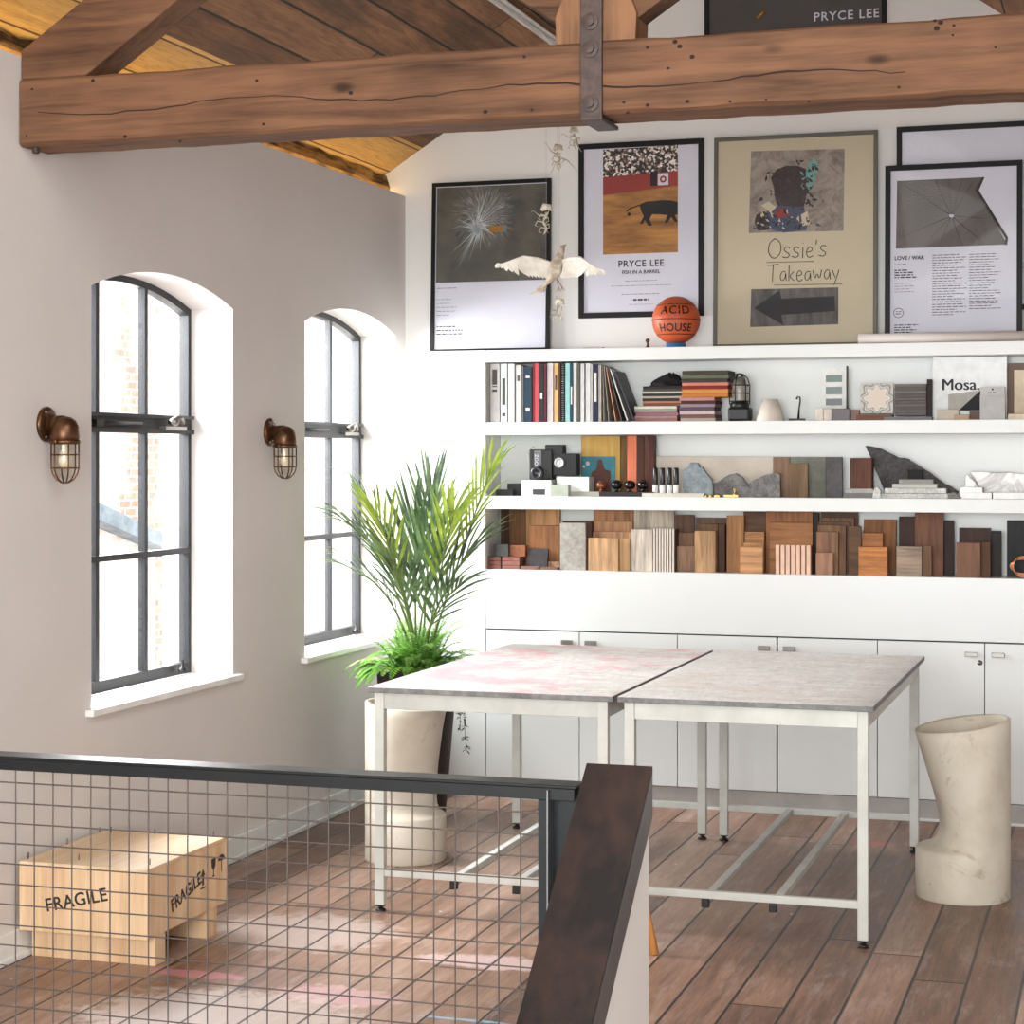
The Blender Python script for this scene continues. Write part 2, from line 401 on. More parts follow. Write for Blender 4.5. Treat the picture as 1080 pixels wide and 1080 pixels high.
part(MB().box(-9.5, -8.9, 6.9, 26, 6.5, 6.7), 'coping', SHELFW, o)
o = thing('outbuilding', (-7.6, 11.5, -3), 'low brick outbuilding with grey slate roof beyond the nearer window', 'building')
part(MB().prism([(10.2, -3), (13.0, -3), (13.0, 1.05), (10.2, 1.74)], 'x', -8.6, -6.9), 'wall', BR, o)
part(MB().prism([(10.0, 1.95), (13.2, 1.1), (13.2, 1.0), (10.0, 1.8)], 'x', -8.8, -6.75), 'roof', stone('grey_slate', (150, 158, 164), (104, 112, 118), 8), o)
struct(MB().box(-30, XL - .34, -10, 40, -3.05, -3), 'ground_outside', stone('pale_paving', (206, 204, 200), (180, 178, 174), 3))

# ================================================================== TRUSS
YT = 5.965
tr = thing('roof_truss', (-1.61, YT + .09, 2.84), 'old brown timber roof truss with an iron strap across the top of the room', 'beam')
b = MB(); n = 60; R = []; random.seed(11)
for i in range(n + 1):
    x = XL + .005 + (0.66 - XL) * i / n
    zt = 3.075 + .0015 * math.sin(i * .7) - max(0, x + .1) * 0; j = .0014 * math.sin(i * 1.3) + .001 * math.sin(i * 2.9)
    dy = .003 * max(0, math.sin(i * .37 + 1))
    ch = .010 + .003 * math.sin(i * .9)
    if x > .42: zt = min(zt, roof_z(x) - .005)
    R.append([(x, YT, 2.842 + ch + j), (x, YT + ch * 1.2 + dy, 2.842 + j), (x, YT + .19, 2.842 + j), (x, YT + .19, zt), (x, YT + .008, zt + j), (x, YT, zt - .008 + j)])
b.rings(R, smooth=False)
# long drying crack and knots on the face of the tie beam
ck = b; ck.mi = 1; random.seed(5); ptsc = []
for i in range(60):
    u = 40 + i * 15.5
    v = 118 - (u - 40) * .048 + 5 * math.sin(i * .33) + random.uniform(-1.2, 1.2)
    X, Z = onY(u, v, YT); ptsc.append((X, Z, .0012 + .0022 * abs(math.sin(i * .21)) * (1 if 28 < i < 52 else .45)))
for (a, b2) in zip(ptsc[:-1], ptsc[1:]): ck.box(0, 0, 0, 0, 0, 0) if False else ck._a([(a[0], YT - .0006, a[1] - a[2]), (b2[0], YT - .0006, b2[1] - b2[2]), (b2[0], YT - .0006, b2[1] + b2[2]), (a[0], YT - .0006, a[1] + a[2])], [(0, 1, 2, 3)])
for (u, v, r) in [(98, 85, 3.5), (132, 144, 3.6), (34, 94, 2.5), (278, 131, 3), (190, 149, 2.5), (370, 98, 4), (271, 85, 3), (512, 118, 4), (683, 50, 3), (712, 44, 4), (717, 49, 4), (730, 60, 4), (705, 72, 2.5), (658, 108, 2.5), (662, 119, 3), (683, 111, 3.2), (725, 107, 3.5), (770, 107, 2.5), (853, 107, 2), (988, 30, 4.5), (992, 24, 4), (986, 22, 3), (1006, 27, 2.5), (1005, 37, 2), (948, 92, 2.6), (553, 60, 3), (561, 116, 2.6), (808, 105, 2), (1050, 50, 2), (28, 143, 2)]:
    X, Z = onY(u, v, YT); ck.lathe([(0, 0), (r * .0021, 0)], (X, YT - .0008, Z), 10, Matrix.Rotation(math.pi / 2, 3, 'X') @ Matrix.Diagonal((1, .8, 1)), False)
part(b, 'tie_beam', [BEAMW, paint('dark_wood_crack', (44, 26, 18), .9)], tr)
kp = MB(); kp.prism([(-1.74, 3.07), (-1.48, 3.07), (-1.475, 3.16), (-1.53, 3.3), (-1.53, 4.55), (-1.69, 4.55), (-1.69, 3.3), (-1.745, 3.16)], 'y', YT + .01, YT + .17)
part(kp, 'king_post', POSTW, tr, .004)
for sg in (-1, 1):
    cx = -1.61; 
    def P(dx, z): return (cx + sg * dx, z)
    # inclined strut
    z0 = 3.155
    part(MB().prism([P(.10, z0 + .14), P(.115, z0 - .02), P(1.05, z0 + .60), P(.98, z0 + .72)], 'y', YT + .03, YT + .15), 'strut', BEAMW, tr, .004)
    # principal rafter
    xs = 2.08; lo = 3.06
    if sg < 0:
        a0 = onY(20.5, 83, YT); a1 = onY(31, 43, YT); a2 = onY(88, 0, YT); q0 = onY(88, 76, YT); q1 = onY(196, 0, YT)
        sl = (a2[1] - a1[1]) / (a2[0] - a1[0]); sl2 = (q1[1] - q0[1]) / (q1[0] - q0[0])
        sl = sl2 = .66
        part(MB().prism([(XL + .003, 3.078), (q0[0], 3.078), (-1.74, q0[1] + sl2 * (-1.74 - q0[0])), (-1.74, a1[1] + sl * (-1.74 - a1[0])), (XL + .003, a1[1] - .03)], 'y', YT + .012, YT + .16), 'principal_rafter', BEAMW, tr, .005)
    else:
        part(MB().prism([(.45, 3.08), (.1, 3.08), (-1.48, 4.12), (-1.48, 4.38), (.42, 3.2)], 'y', YT + .012, YT + .16), 'principal_rafter', BEAMW, tr, .005)
IRON = stone('rusty_iron', (84, 62, 54), (44, 32, 30), 30, .55, .3)
st = MB(); xa, xb = XY(613, YT), XY(636, YT)
st.box(xa, xb, YT - .016, YT, 2.832, 3.9); st.box(xa, xb, YT - .016, YT + .2, 2.822, 2.836)
stp = part(st, 'iron_strap', IRON, tr, .003)
for v in (24, 53, 110):
    bt = MB(); X, Z = onY(624, v, YT); bt.lathe([(.028, 0), (.028, .006), (.016, .008), (.016, .02), (0, .022)], (X, YT - .016, Z), 10, Matrix.Rotation(math.pi / 2, 3, 'X'), False); part(bt, 'bolt', IRON, stp)
X, Z = onY(38, 156, YT + .05); part(MB().lathe([(.012, .02), (.014, -.012), (.009, -.016)], (X, YT + .05, 2.838), 8), 'bolt_head', IRON, tr)
# fluorescent tubes on the roof slopes
for (ua, va, ub, vb, lab) in [(525, 0, 583, 44, 'white fluorescent tube on the left roof slope behind the king post'), (1027, 0, 1034, 15, 'white fluorescent tube on the right roof slope at top right')]:
    r = ray(ua, va); left = ua < 700
    # meet the slope plane
    def hit(u, v, dz=.03):
        d = ray(u, v)
        if left: t = (3.397 + .63 * 3.63 - H - dz) / (d[2] - .63 * d[0])
        else: t = (4.6696 - .72 * 1.61 - H - dz) / (d[2] + .72 * d[0])
        return Vector((d[0] * t, d[1] * t, H + d[2] * t))
    p = hit((ua + ub) / 2, (va + vb) / 2)
    o = thing('tube_light', (p.x, p.y, p.z), lab, 'light')
    part(MB().box(p.x - .03, p.x + .03, 6.6, 9.6, p.z + .002, p.z + .010), 'housing', SHELFW, o)
    part(MB().tube([(p.x, 6.63, p.z - .012), (p.x, 9.57, p.z - .012)], .014, 12), 'tube', paint('opal_tube', (246, 246, 244), .3, bump=0), o)

# ================================================================== FITTED SHELVING UNIT
XU0, XU1 = XY(512.5, YU), 1.2
ZT, ZTb, S2t, S2b, S3t, S3b, PT, DT, DB = 2.306, 2.243, 1.933, 1.868, 1.554, 1.487, 1.176, .867, .105
un = thing('shelving_unit', ((XU0 + XU1) / 2, YU, 0), 'built-in white wall unit with three open shelves above cupboards', 'shelving')
part(MB().box(XU0, XU1, YU, YB, ZTb, ZT), 'top_board', SHELFW, un, .002)
part(MB().box(XU0, XU1, YU, YN, S2b, S2t), 'shelf', SHELFW, un, .002)
part(MB().box(XU0, XU1, YU, YN, S3b, S3t), 'shelf', SHELFW, un, .002)
part(MB().box(XU0, XU1, YN, YB - .001, 0, ZTb), 'back_panel', SHELFW, un)
part(MB().box(XU0, XU1, YU, YN, DT + .004, PT), 'fascia_panel', LACQ, un, .002)
part(MB().box(XU0, XU1, YU + .03, YN, .0, DT), 'carcass', GAP, un)
part(MB().box(XU0, XU1, YU + .012, YU + .03, 0, DB - .005), 'plinth', PLINTH, un)
part(MB().box(XU0, XU1, YU + .004, YU + .012, 0, .012), 'floor_strip', SHELFW, un)
gaps = [512.5, 611, 714.5, 819.3, 925.4, 1038.6]
gx = [XY(g, YU) for g in gaps]; gx += [gx[-1] + .5, gx[-1] + 1.0, XU1]
hl = {0: 'r', 1: 'l', 2: 'r', 3: 'l', 4: 'r', 5: 'l', 6: 'r', 7: 'l'}
for i in range(len(gx) - 1):
    g = .006 if i == 3 else .002
    d = part(MB().box(gx[i] + g, gx[i + 1] - .002, YU, YU + .02, DB, DT - .003), 'door', LACQ, un, .0015)
    xh = gx[i + 1] - .062 if hl[i] == 'r' else gx[i] + .062
    zh = .812
    h = MB().box(xh - .03, xh + .03, YU - .022, YU - .004, zh - .011, zh + .011); h.box(xh - .008, xh + .008, YU - .006, YU, zh - .008, zh + .008)
    part(h, 'handle', CHROME, d, .002)
    if i == 4:
        X, Z = onY(1033.5, 699, YU); part(MB().lathe([(0, .008), (.011, .006), (.013, 0)], (X, YU, Z), 14, Matrix.Rotation(math.pi / 2, 3, 'X')), 'lock', CHROME, d)
# boxed panel on the left of the unit
single(MB().box(XY(450, YU), XU0 - .003, YU, YB - .002, 0, ZT), 'boxed_panel', SHELFW, 'plain white boxed-in panel at the left end of the shelving unit', 'panel')

# ================================================================== FRAMES AND POSTERS
PAPER = paint('poster_paper', (208, 208, 220), .6, var=.01, bump=0)
INK = paint('dark_ink', (44, 42, 46), .7, bump=0)
GREYINK = paint('grey_ink', (120, 120, 128), .7, bump=0)
def frame(name, x0, x1, z0, z1, yb, lean, fw, fmat, label, cat, printer, mats, group=None, glass=True, paper=None):
    """frame with backing, print and glass; built upright with its back at yb, then leant back"""
    th = .022
    o = thing(name, ((x0 + x1) / 2, yb, z0), label, cat, group)
    f = MB(); y0, y1 = yb - th, yb
    f.box(x0, x1, y0, y1, z0, z0 + fw); f.box(x0, x1, y0, y1, z1 - fw, z1); f.box(x0, x0 + fw, y0, y1, z0 + fw, z1 - fw); f.box(x1 - fw, x1, y0, y1, z0 + fw, z1 - fw)
    part(f, 'frame', fmat, o, .0015)
    p = MB(); p.box(x0 + fw, x1 - fw, yb - .010, yb - .004, z0 + fw, z1 - fw)
    Yp = yb - .0105
    printer(p, x0 + fw, x1 - fw, z0 + fw, z1 - fw, Yp)
    part(p, 'print', [paper or PAPER] + mats, o)
    if glass: part(MB().box(x0 + fw - .002, x1 - fw + .002, yb - .0155, yb - .0135, z0 + fw - .002, z1 - fw + .002), 'glass', FGLASS, o)
    o.rotation_euler.x = -lean
    return o
def rect(p, x0, x1, z0, z1, Y, mi):
    p.mi = mi; p.poly([(x0, Y, z0), (x1, Y, z0), (x1, Y, z1), (x0, Y, z1)])
def lines(p, x, z, w, n, dz, Y, mi, h=.0035, seed=1, center=False):
    rn = random.Random(seed)
    for i in range(n):
        L = w * rn.uniform(.55, 1); xx = x - L / 2 if center else x
        e = xx + L
        while xx < e - .004:
            ww = rn.uniform(.008, .028); ww = min(ww, e - xx); rect(p, xx, xx + ww, z - i * dz - h / 2, z - i * dz + h / 2, Y, mi); xx += ww + .005
def TM(x, y, z, rot=0.):  # text plane facing the room
    return Matrix.Translation((x, y, z)) @ Matrix.Rotation(math.pi / 2, 4, 'X') @ Matrix.Rotation(rot, 4, 'Z')
# --- picture surfaces
def mat_impact(name, base, dk, cx, cz, bright=1):
    m = NT(name); tc = m.n('ShaderNodeTexCoord').outputs['Object']
    q = m.n('ShaderNodeVectorMath', {0: tc, 1: (cx, 0, cz)}, operation='SUBTRACT').outputs[0]
    sp = m.n('ShaderNodeSeparateXYZ', {0: q}); ang = m.math('ARCTAN2', sp.outputs[2], sp.outputs[0])
    r = m.math('SQRT', m.math('ADD', m.math('MULTIPLY', sp.outputs[0], sp.outputs[0]), m.math('MULTIPLY', sp.outputs[2], sp.outputs[2])))
    rays = m.noise(m.n('ShaderNodeCombineXYZ', {0: m.math('MULTIPLY', ang, 9), 1: m.math('MULTIPLY', r, 5), 2: 0.}).outputs[0], 3, 5, .8)
    fall = m.ramp(r, [(.0, (1, 1, 1, 1)), (.07, (.75, .75, .75, 1)), (.2, (0, 0, 0, 1))])
    fl = m.math('MULTIPLY', fall, m.ramp(rays, [(.48, (0, 0, 0, 1)), (.66, (1, 1, 1, 1))]))
    bg = m.ramp(m.noise(tc, 6, 3), [(.3, dk), (.7, base)])
    bg = m.mix(m.math('MULTIPLY', m.ramp(rays, [(.36, (1, 1, 1, 1)), (.42, (0, 0, 0, 1))]), .6), bg, (30, 30, 30))
    m.col(m.mix(m.math('MULTIPLY', fl, bright), bg, (215, 222, 226))); m.set(Roughness=.5); return m.mat
FGREY = paint('dark_photo_grey', (70, 64, 62), .5, bump=0)
BRASS = paint('brass_metal', (196, 150, 78), .3, .8)
# 1 shattered glass print
z0, z1 = ZT + .001, 3.222; xa, xb = XY(453.5, 9.73), XY(579, 9.73)
IMP = mat_impact('shattered_glass_photo', (96, 92, 80), (58, 60, 60), (XY(508, 9.73) - (xa + xb) / 2), 3.04 - z0)
def pr1(p, x0, x1, za, zb, Y):
    zs = ZY(500, 297, 9.74)
    rect(p, x0 + .004, x1 - .004, zs, zb - .004, Y, 1)
    c0 = onY(503, 238, 9.74); rn = random.Random(8)
    for q in range(150):
        a = rn.gauss(math.radians(225), 1.3) if q % 3 else rn.uniform(0, 6.28); L_ = abs(rn.gauss(.04, .05)) + .01
        if q % 12 == 0: a = rn.gauss(math.radians(70), .25); L_ = rn.uniform(.1, .2)
        if q % 17 == 0: a = rn.gauss(math.radians(232), .25); L_ = rn.uniform(.12, .27)
        st_ = rn.uniform(0, .03); w_ = rn.uniform(.0006, .0026); x_, z_ = c0[0] + st_ * math.cos(a + 1), c0[1] + st_ * math.sin(a + 1)
        L_ = min(L_, (zb - .01 - z_) / max(.05, math.sin(a))) if math.sin(a) > 0 else L_
        p.mi = 6; ca, sa = math.cos(a), math.sin(a)
        p.poly([(x_ - sa * w_, Y - .0005, z_ + ca * w_), (x_ + ca * L_, Y - .0005, z_ + sa * L_), (x_ + sa * w_, Y - .0005, z_ - ca * w_)])
    for q in range(22):
        a = q * .286 + rn.uniform(-.1, .1); L_ = min(rn.uniform(.14, .26), .18 if math.sin(a) > .3 else .26); p.mi = 2; ca, sa = math.cos(a), math.sin(a); w_ = .0011
        p.poly([(c0[0] - sa * w_, Y - .0004, c0[1] + ca * w_), (c0[0] + ca * L_, Y - .0004, c0[1] + sa * L_), (c0[0] + sa * w_, Y - .0004, c0[1] - ca * w_)])
    cx, cz = onY(523, 241, 9.74); p.mi = 3; p.box(cx - .045, cx + .03, Y - .003, Y, cz - .016, cz + .016); p.mi = 4; p.box(cx + .03, cx + .052, Y - .003, Y, cz - .017, cz + .017)
    lines(p, x0 + .012, zs - .03, .11, 1, .03, Y, 5, .004, 2); lines(p, x0 + .012, zs - .09, .12, 5, .021, Y, 5, .003, 3)
    lines(p, x0 + .012, zs - .235, .16, 3, .02, Y, 2, .006, 4)
frame('framed_print', xa, xb, z0, z1 - .004, 9.75, .035, .021, BLACK, 'black framed print of shattered glass and a bullet, leftmost on the unit', 'picture', pr1, [IMP, INK, BRASS, GREYINK, GREYINK, paint('glass_splinter', (196, 204, 208), .5, bump=0)], 'framed prints above the shelves')
# 2 bullfight print
CROWD = NT('crowd_speckle'); v = CROWD.obj(); vo = CROWD.n('ShaderNodeTexVoronoi', {'Vector': v, 'Scale': 95}).outputs['Color']
CROWD.col(CROWD.ramp(CROWD.n('ShaderNodeSeparateXYZ', {0: vo}).outputs[0], [(.35, (38, 28, 26)), (.6, (120, 92, 80)), (.75, (210, 200, 190)), (1, (236, 232, 226))])); CROWD = CROWD.mat
SAND = NT('arena_sand'); v = SAND.obj((1, 1, 5)); SAND.col(SAND.ramp(SAND.noise(v, 4, 5), [(.35, (120, 78, 34)), (.65, (184, 128, 58))])); SAND = SAND.mat
RED = paint('fence_red', (150, 52, 46), .6, bump=0); BULL = paint('bull_black', (22, 20, 22), .6, bump=0)
def pr2(p, x0, x1, za, zb, Y):
    def q(u, v): return onY(u, v, Y)
    ax, az = q(636, 158); bx, bz = q(715, 266)
    rect(p, ax, bx, bz, az, Y, 2)
    f0 = q(636, 206)[1]; f1 = q(636, 187)[1]; g0 = q(715, 196)[1]; g1 = q(715, 180)[1]
    p.mi = 1; p.poly([(ax, Y - .0004, f1), (bx, Y - .0004, g1), (bx, Y - .0004, az + .006), (ax, Y - .0004, az)])
    p.mi = 3; p.poly([(ax, Y - .0006, f0), (bx, Y - .0006, g0), (bx, Y - .0006, g1), (ax, Y - .0006, f1)])
    p.mi = 4; c = q(693, 196); d = q(686, 181); p.poly([(d[0], Y - .001, c[1]), (c[0], Y - .001, c[1]), (c[0], Y - .001, d[1]), (d[0], Y - .001, d[1])])
    p.mi = 0; c = q(705, 195); d = q(694, 183); p.poly([(d[0], Y - .001, c[1]), (c[0], Y - .001, c[1]), (c[0], Y - .001, d[1]), (d[0], Y - .001, d[1])])
    p.mi = 3; c = q(699.5, 189); p.lathe([(0.008, 0), (.018, 0)], (c[0], Y - .0014, c[1]), 16, Matrix.Rotation(math.pi / 2, 3, 'X'), False)
    p.mi = 4; bullp = [(676, 215), (682, 212.5), (690, 212), (700, 211), (708, 211.5), (715, 213), (715, 226), (712, 227), (715, 234), (712, 234), (708, 229), (704, 235), (701, 235), (704, 227), (696, 226), (688, 226), (685, 231), (688, 238), (684, 238), (680, 232), (678, 236), (675, 236), (679, 228), (676, 222), (675, 218)]
    pts = [q(u, v) for u, v in bullp]; p.poly([(a, Y - .0016, b) for a, b in pts])
    tail = [q(*a) for a in [(676, 216), (670, 218), (664, 220), (661, 223)]]; p.tube([(a, Y - .0012, b) for a, b in tail], .0035, 5); c = q(663.5, 226); p.ball((c[0], Y - .001, c[1]), .009, 8, 6, (1, .1, 1))
    # caption
    c = q(676, 281); p.mi = 4; p.text('PRYCE LEE', .048, TM(c[0], Y - .0006, c[1]), align='CENTER', spacing=1.1, bold=.0006)
    c = q(676, 288.5); p.text('FISH IN A BARREL', .026, TM(c[0], Y - .0006, c[1]), align='CENTER', bold=.0003)
    c = q(676, 296); lines(p, c[0], c[1], .26, 1, .02, Y, 5, .003, 8, True)
    c = q(676, 301); lines(p, c[0], c[1], .42, 1, .02, Y, 5, .003, 9, True)
    c = q(676, 310); lines(p, c[0], c[1], .26, 1, .02, Y, 5, .0035, 10, True)
    c = q(676, 316); lines(p, c[0], c[1], .11, 1, .02, Y, 4, .009, 11, True)
    c = q(676, 321); lines(p, c[0], c[1], .17, 1, .02, Y, 5, .0025, 12, True)
frame('framed_poster', XY(610, 9.775), XY(742, 9.775), 2.479, 3.389, 9.795, 0, .028, BLACK, 'black framed bullfight poster with a charging bull, hung above the basketball', 'picture', pr2, [CROWD, SAND, RED, BULL, GREYINK], 'framed prints above the shelves')
# 3 Ossie's Takeaway
SMUD = NT('smudged_drawing'); v = SMUD.obj(); f = SMUD.noise(v, 7, 7, .75, 1.5)
SMUD.col(SMUD.ramp(f, [(.32, (86, 74, 70)), (.46, (126, 114, 106)), (.62, (158, 146, 134)), (.78, (134, 124, 118))])); SMUD = SMUD.mat
DARKS = NT('dark_smudge'); v = DARKS.obj(); f = DARKS.noise(v, 22, 7, .75, 1.5); DARKS.col(DARKS.ramp(f, [(.35, (26, 18, 20)), (.6, (58, 36, 38)), (.8, (110, 90, 90))])); DARKS = DARKS.mat
BLUEG = paint('blue_grey_smudge', (66, 76, 98), .6, bump=0); TEAL = paint('teal_smudge', (108, 160, 150), .6, bump=0)
CHAR = NT('charcoal_panel'); v = CHAR.obj((1, 1, .3)); CHAR.col(CHAR.ramp(CHAR.noise(v, 26, 6, .7), [(.35, (46, 42, 40)), (.7, (92, 84, 78))])); CHAR = CHAR.mat
BUFF = paint('buff_mount', (196, 184, 158), .7, var=.02, scale=3, bump=0)
OLIVE = paint('olive_grey_frame', (92, 90, 80), .5, var=.05)
def pr3(p, x0, x1, za, zb, Y):
    def q(u, v): return onY(u, v, Y)
    def quad(pts, mi, e): p.mi = mi; p.poly([(q(u, v)[0], Y - e, q(u, v)[1]) for u, v in pts])
    quad([(789, 245.5), (889, 243), (890, 156), (791, 158.5)], 1, .0004)
    quad([(815, 196), (812, 187), (818, 178), (828, 174), (840, 174), (850, 178), (856, 186), (857, 196), (850, 204), (848, 214), (846, 222), (835, 226), (822, 222), (817, 210)], 2, .0008)
    quad([(808, 222), (822, 216), (846, 218), (852, 232), (850, 242), (826, 245), (806, 240)], 3, .0010)
    quad([(797, 226), (806, 222), (812, 232), (810, 242), (799, 243), (795, 234)], 2, .0012)
    quad([(802, 216), (810, 212), (818, 218), (812, 224)], 0, .0013); quad([(844, 226), (851, 222), (853, 236), (846, 238)], 0, .0013)
    quad([(851, 172), (858, 167), (862, 170), (860, 180), (856, 196), (850, 197), (848, 186)], 4, .0014)
    quad([(816, 223), (825, 219), (833, 224), (826, 229), (818, 229)], 6, .0015)
    rn = random.Random(14)
    for k_ in range(230):
        t_ = rn.random()
        if t_ < .5: u_, v_, mi_ = rn.gauss(832, 12), rn.gauss(197, 13), 2
        elif t_ < .75: u_, v_, mi_ = rn.gauss(828, 14), rn.gauss(233, 5), rn.choice([3, 3, 2, 0, 8])
        elif t_ < .9: u_, v_, mi_ = rn.gauss(853, 4), rn.gauss(182, 9), rn.choice([4, 1, 2])
        else: u_, v_, mi_ = rn.gauss(802, 4), rn.gauss(234, 6), rn.choice([2, 0, 8])
        if not (794 < u_ < 884 and 162 < v_ < 241): continue
        a_, r_ = rn.uniform(0, 6.28), rn.uniform(1.2, 4)
        quad([(u_ + r_ * math.cos(a_ + j_ * 1.57 + rn.uniform(-.5, .5)) * (1 if j_ % 2 else .45), v_ + r_ * math.sin(a_ + j_ * 1.57) * (1 if j_ % 2 else .45)) for j_ in range(4)], mi_, .0016 + k_ * .000004)
    G = {'O': (1.0, [[(.5, 1.05), (.15, .85), (.02, .45), (.2, .08), (.55, 0), (.88, .3), (.9, .75), (.6, 1.02), (.42, 1.0)]]),
         's': (.62, [[(.5, .52), (.25, .6), (.08, .46), (.2, .32), (.42, .24), (.46, .1), (.25, .0), (.0, .08)]]),
         'i': (.3, [[(.12, .52), (.1, 0)], [(.13, .72), (.15, .76)]]),
         'e': (.62, [[(.04, .28), (.45, .34), (.42, .52), (.22, .58), (.04, .34), (.1, .06), (.3, 0), (.5, .1)]]),
         "'": (.25, [[(.1, .85), (.06, .62)]]),
         'T': (.85, [[(-.05, .9), (.75, .96)], [(.36, .93), (.3, 0)]]),
         'a': (.66, [[(.46, .5), (.2, .56), (.02, .26), (.16, .0), (.42, .16), (.46, .52), (.5, .02)]]),
         'k': (.58, [[(.06, .9), (.04, 0)], [(.44, .56), (.06, .26), (.46, 0)]]),
         'w': (.8, [[(0, .52), (.14, 0), (.32, .4), (.5, 0), (.66, .54)]]),
         'y': (.6, [[(0, .54), (.22, .12)], [(.5, .56), (.12, -.32)]])}
    p.mi = 5
    for (word, u_, v_, u2, hh_) in (("Ossie's", 809, 272.5, 873, .098), ('Takeaway', 810, 297, 886, .092)):
        c, e = q(u_, v_), q(u2, v_); tot = sum(G[k_][0] for k_ in word); sw = (e[0] - c[0]) / tot; x_ = c[0]; rn = random.Random(3)
        for k_ in word:
            dzz = rn.uniform(-.003, .003); hs = hh_ * rn.uniform(.93, 1.07)
            for stt in G[k_][1]:
                P_ = [Vector((x_ + a * sw, Y - .001, c[1] + b_ * hs + dzz)) for a, b_ in stt]
                Q_ = [P_[0]]
                for a_, b_ in zip(P_[:-1], P_[1:]): Q_ += [a_.lerp(b_, .25), a_.lerp(b_, .75)]
                Q_.append(P_[-1]); p.tube(Q_, .0021, 5)
            x_ += G[k_][0] * sw
    for (ua, ub, vv) in ((808, 858, 276), (816, 888, 300)):
        a, b = q(ua, vv + .5), q(ub, vv - .5); p.tube([(a[0], Y - .0006, a[1]), (b[0], Y - .0006, b[1])], .0014, 4)
    quad([(791, 345), (884, 342), (884, 303), (792, 305)], 7, .0004)
    quad([(795, 325), (822, 306), (824, 315), (880, 312), (881, 328), (824, 332), (826, 343)], 8, .0008)
frame('framed_artwork', XY(752, 9.74), XY(925, 9.74), ZT + .001, 3.385, 9.755, .03, .020, OLIVE, "large buff artwork lettered Ossie's Takeaway in an olive grey frame", 'picture', pr3, [SMUD, DARKS, BLUEG, TEAL, INK, RED, CHAR, BULL], 'framed prints above the shelves', paper=BUFF)
# 5 mostly hidden poster behind
def pr5(p, x0, x1, za, zb, Y): lines(p, x0 + .5, za + .2, .1, 4, .02, Y, 1, .003, 5)
frame('framed_poster', XY(945.5, 9.775), XY(945.5, 9.775) + .666, 2.474, 3.395, 9.797, 0, .026, BLACK, 'black framed pale poster hung behind the parasol print at right', 'picture', pr5, [GREYINK], 'framed prints above the shelves')
# 4 LOVE / WAR
UMB = mat_impact('umbrella_photo', (92, 84, 80), (72, 64, 62), 0, 0, 0)
def pr4(p, x0, x1, za, zb, Y):
    def q(u, v): return onY(u, v, Y)
    def quad(pts, mi, e): p.mi = mi; p.poly([(q(u, v)[0], Y - e, q(u, v)[1]) for u, v in pts])
    quad([(944.5, 262), (1062, 257.5), (1058, 249), (1030, 200), (1037, 186), (945.5, 190)], 1, .0004)
    quad([(1028, 200), (1036, 185.8), (1038, 186), (1032, 200), (1063, 250), (1062, 258), (1059, 258), (1060, 251)], 2, .0008)
    c0 = q(1003, 227)
    for (u, v) in [(950, 192), (985, 188), (1000, 187), (1015, 187), (1026, 190), (1040, 230), (975, 258), (990, 259), (1015, 259), (1040, 258), (950, 250)]:
        c = q(u, v); p.mi = 2; p.tube([(c0[0], Y - .0008, c0[1]), (c[0], Y - .0008, c[1])], [.0016, .0006], 4)
    p.mi = 0; p.ball((c0[0], Y - .001, c0[1]), .012, 8, 6, (1, .1, .8))
    c = q(943, 274); p.mi = 2; p.text('LOVE / WAR', .026, TM(c[0], Y - .0006, c[1]), bold=.0008)
    c = q(943, 279); lines(p, c[0], c[1], .11, 1, .02, Y, 2, .004, 31)
    c = q(943, 285); lines(p, c[0], c[1], .12, 4, .012, Y, 2, .006, 32)
    c = q(943, 299); lines(p, c[0], c[1], .1, 4, .014, Y, 3, .003, 33)
    c = q(983, 269); lines(p, c[0], c[1], .17, 24, .0128, Y, 2, .0035, 34)
    c = q(1022, 268); lines(p, c[0], c[1], .16, 19, .0128, Y, 2, .0035, 35)
    c = q(1022, 320); lines(p, c[0], c[1], .19, 3, .0128, Y, 2, .0035, 36)
    c = q(947.5, 330); p.mi = 2; p.lathe([(.022, 0), (.025, 0)], (c[0], Y - .0006, c[1]), 24, Matrix.Rotation(math.pi / 2, 3, 'X'), False); lines(p, c[0], c[1] + .006, .03, 2, .011, Y, 2, .004, 37, True)
    c = q(943, 343); lines(p, c[0], c[1], .14, 4, .012, Y, 2, .005, 38)
frame('framed_poster', XY(933, 9.72), XY(1078, 9.72), ZT + .001, 3.2, 9.735, .035, .026, BLACK, 'black framed poster with a dark umbrella photo and name lists, rightmost', 'picture', pr4, [UMB, INK, GREYINK], 'framed prints above the shelves')
# 6 top print
def pr6(p, x0, x1, za, zb, Y):
    rect(p, x0, x1, za, zb, Y - .0002, 1)
    c = onY(858, 22.5, Y); p.mi = 2; p.text('PRYCE LEE', .062, TM(c[0], Y - .0012, c[1]), spacing=1.15, bold=.0006)
    c = onY(803, 15, Y); p.mi = 3; p.tube([(c[0] - .022, Y - .004, c[1] - .02), (c[0] + .022, Y - .004, c[1] + .022)], .009, 8)
frame('framed_print', XY(743, 9.78), XY(935, 9.78), 3.892, 4.36, 9.796, 0, .024, BLACK, 'dark grey framed print lettered PRYCE LEE high on the wall above the beam', 'picture', pr6, [FGREY, PAPER, BRASS], 'framed prints above the shelves')
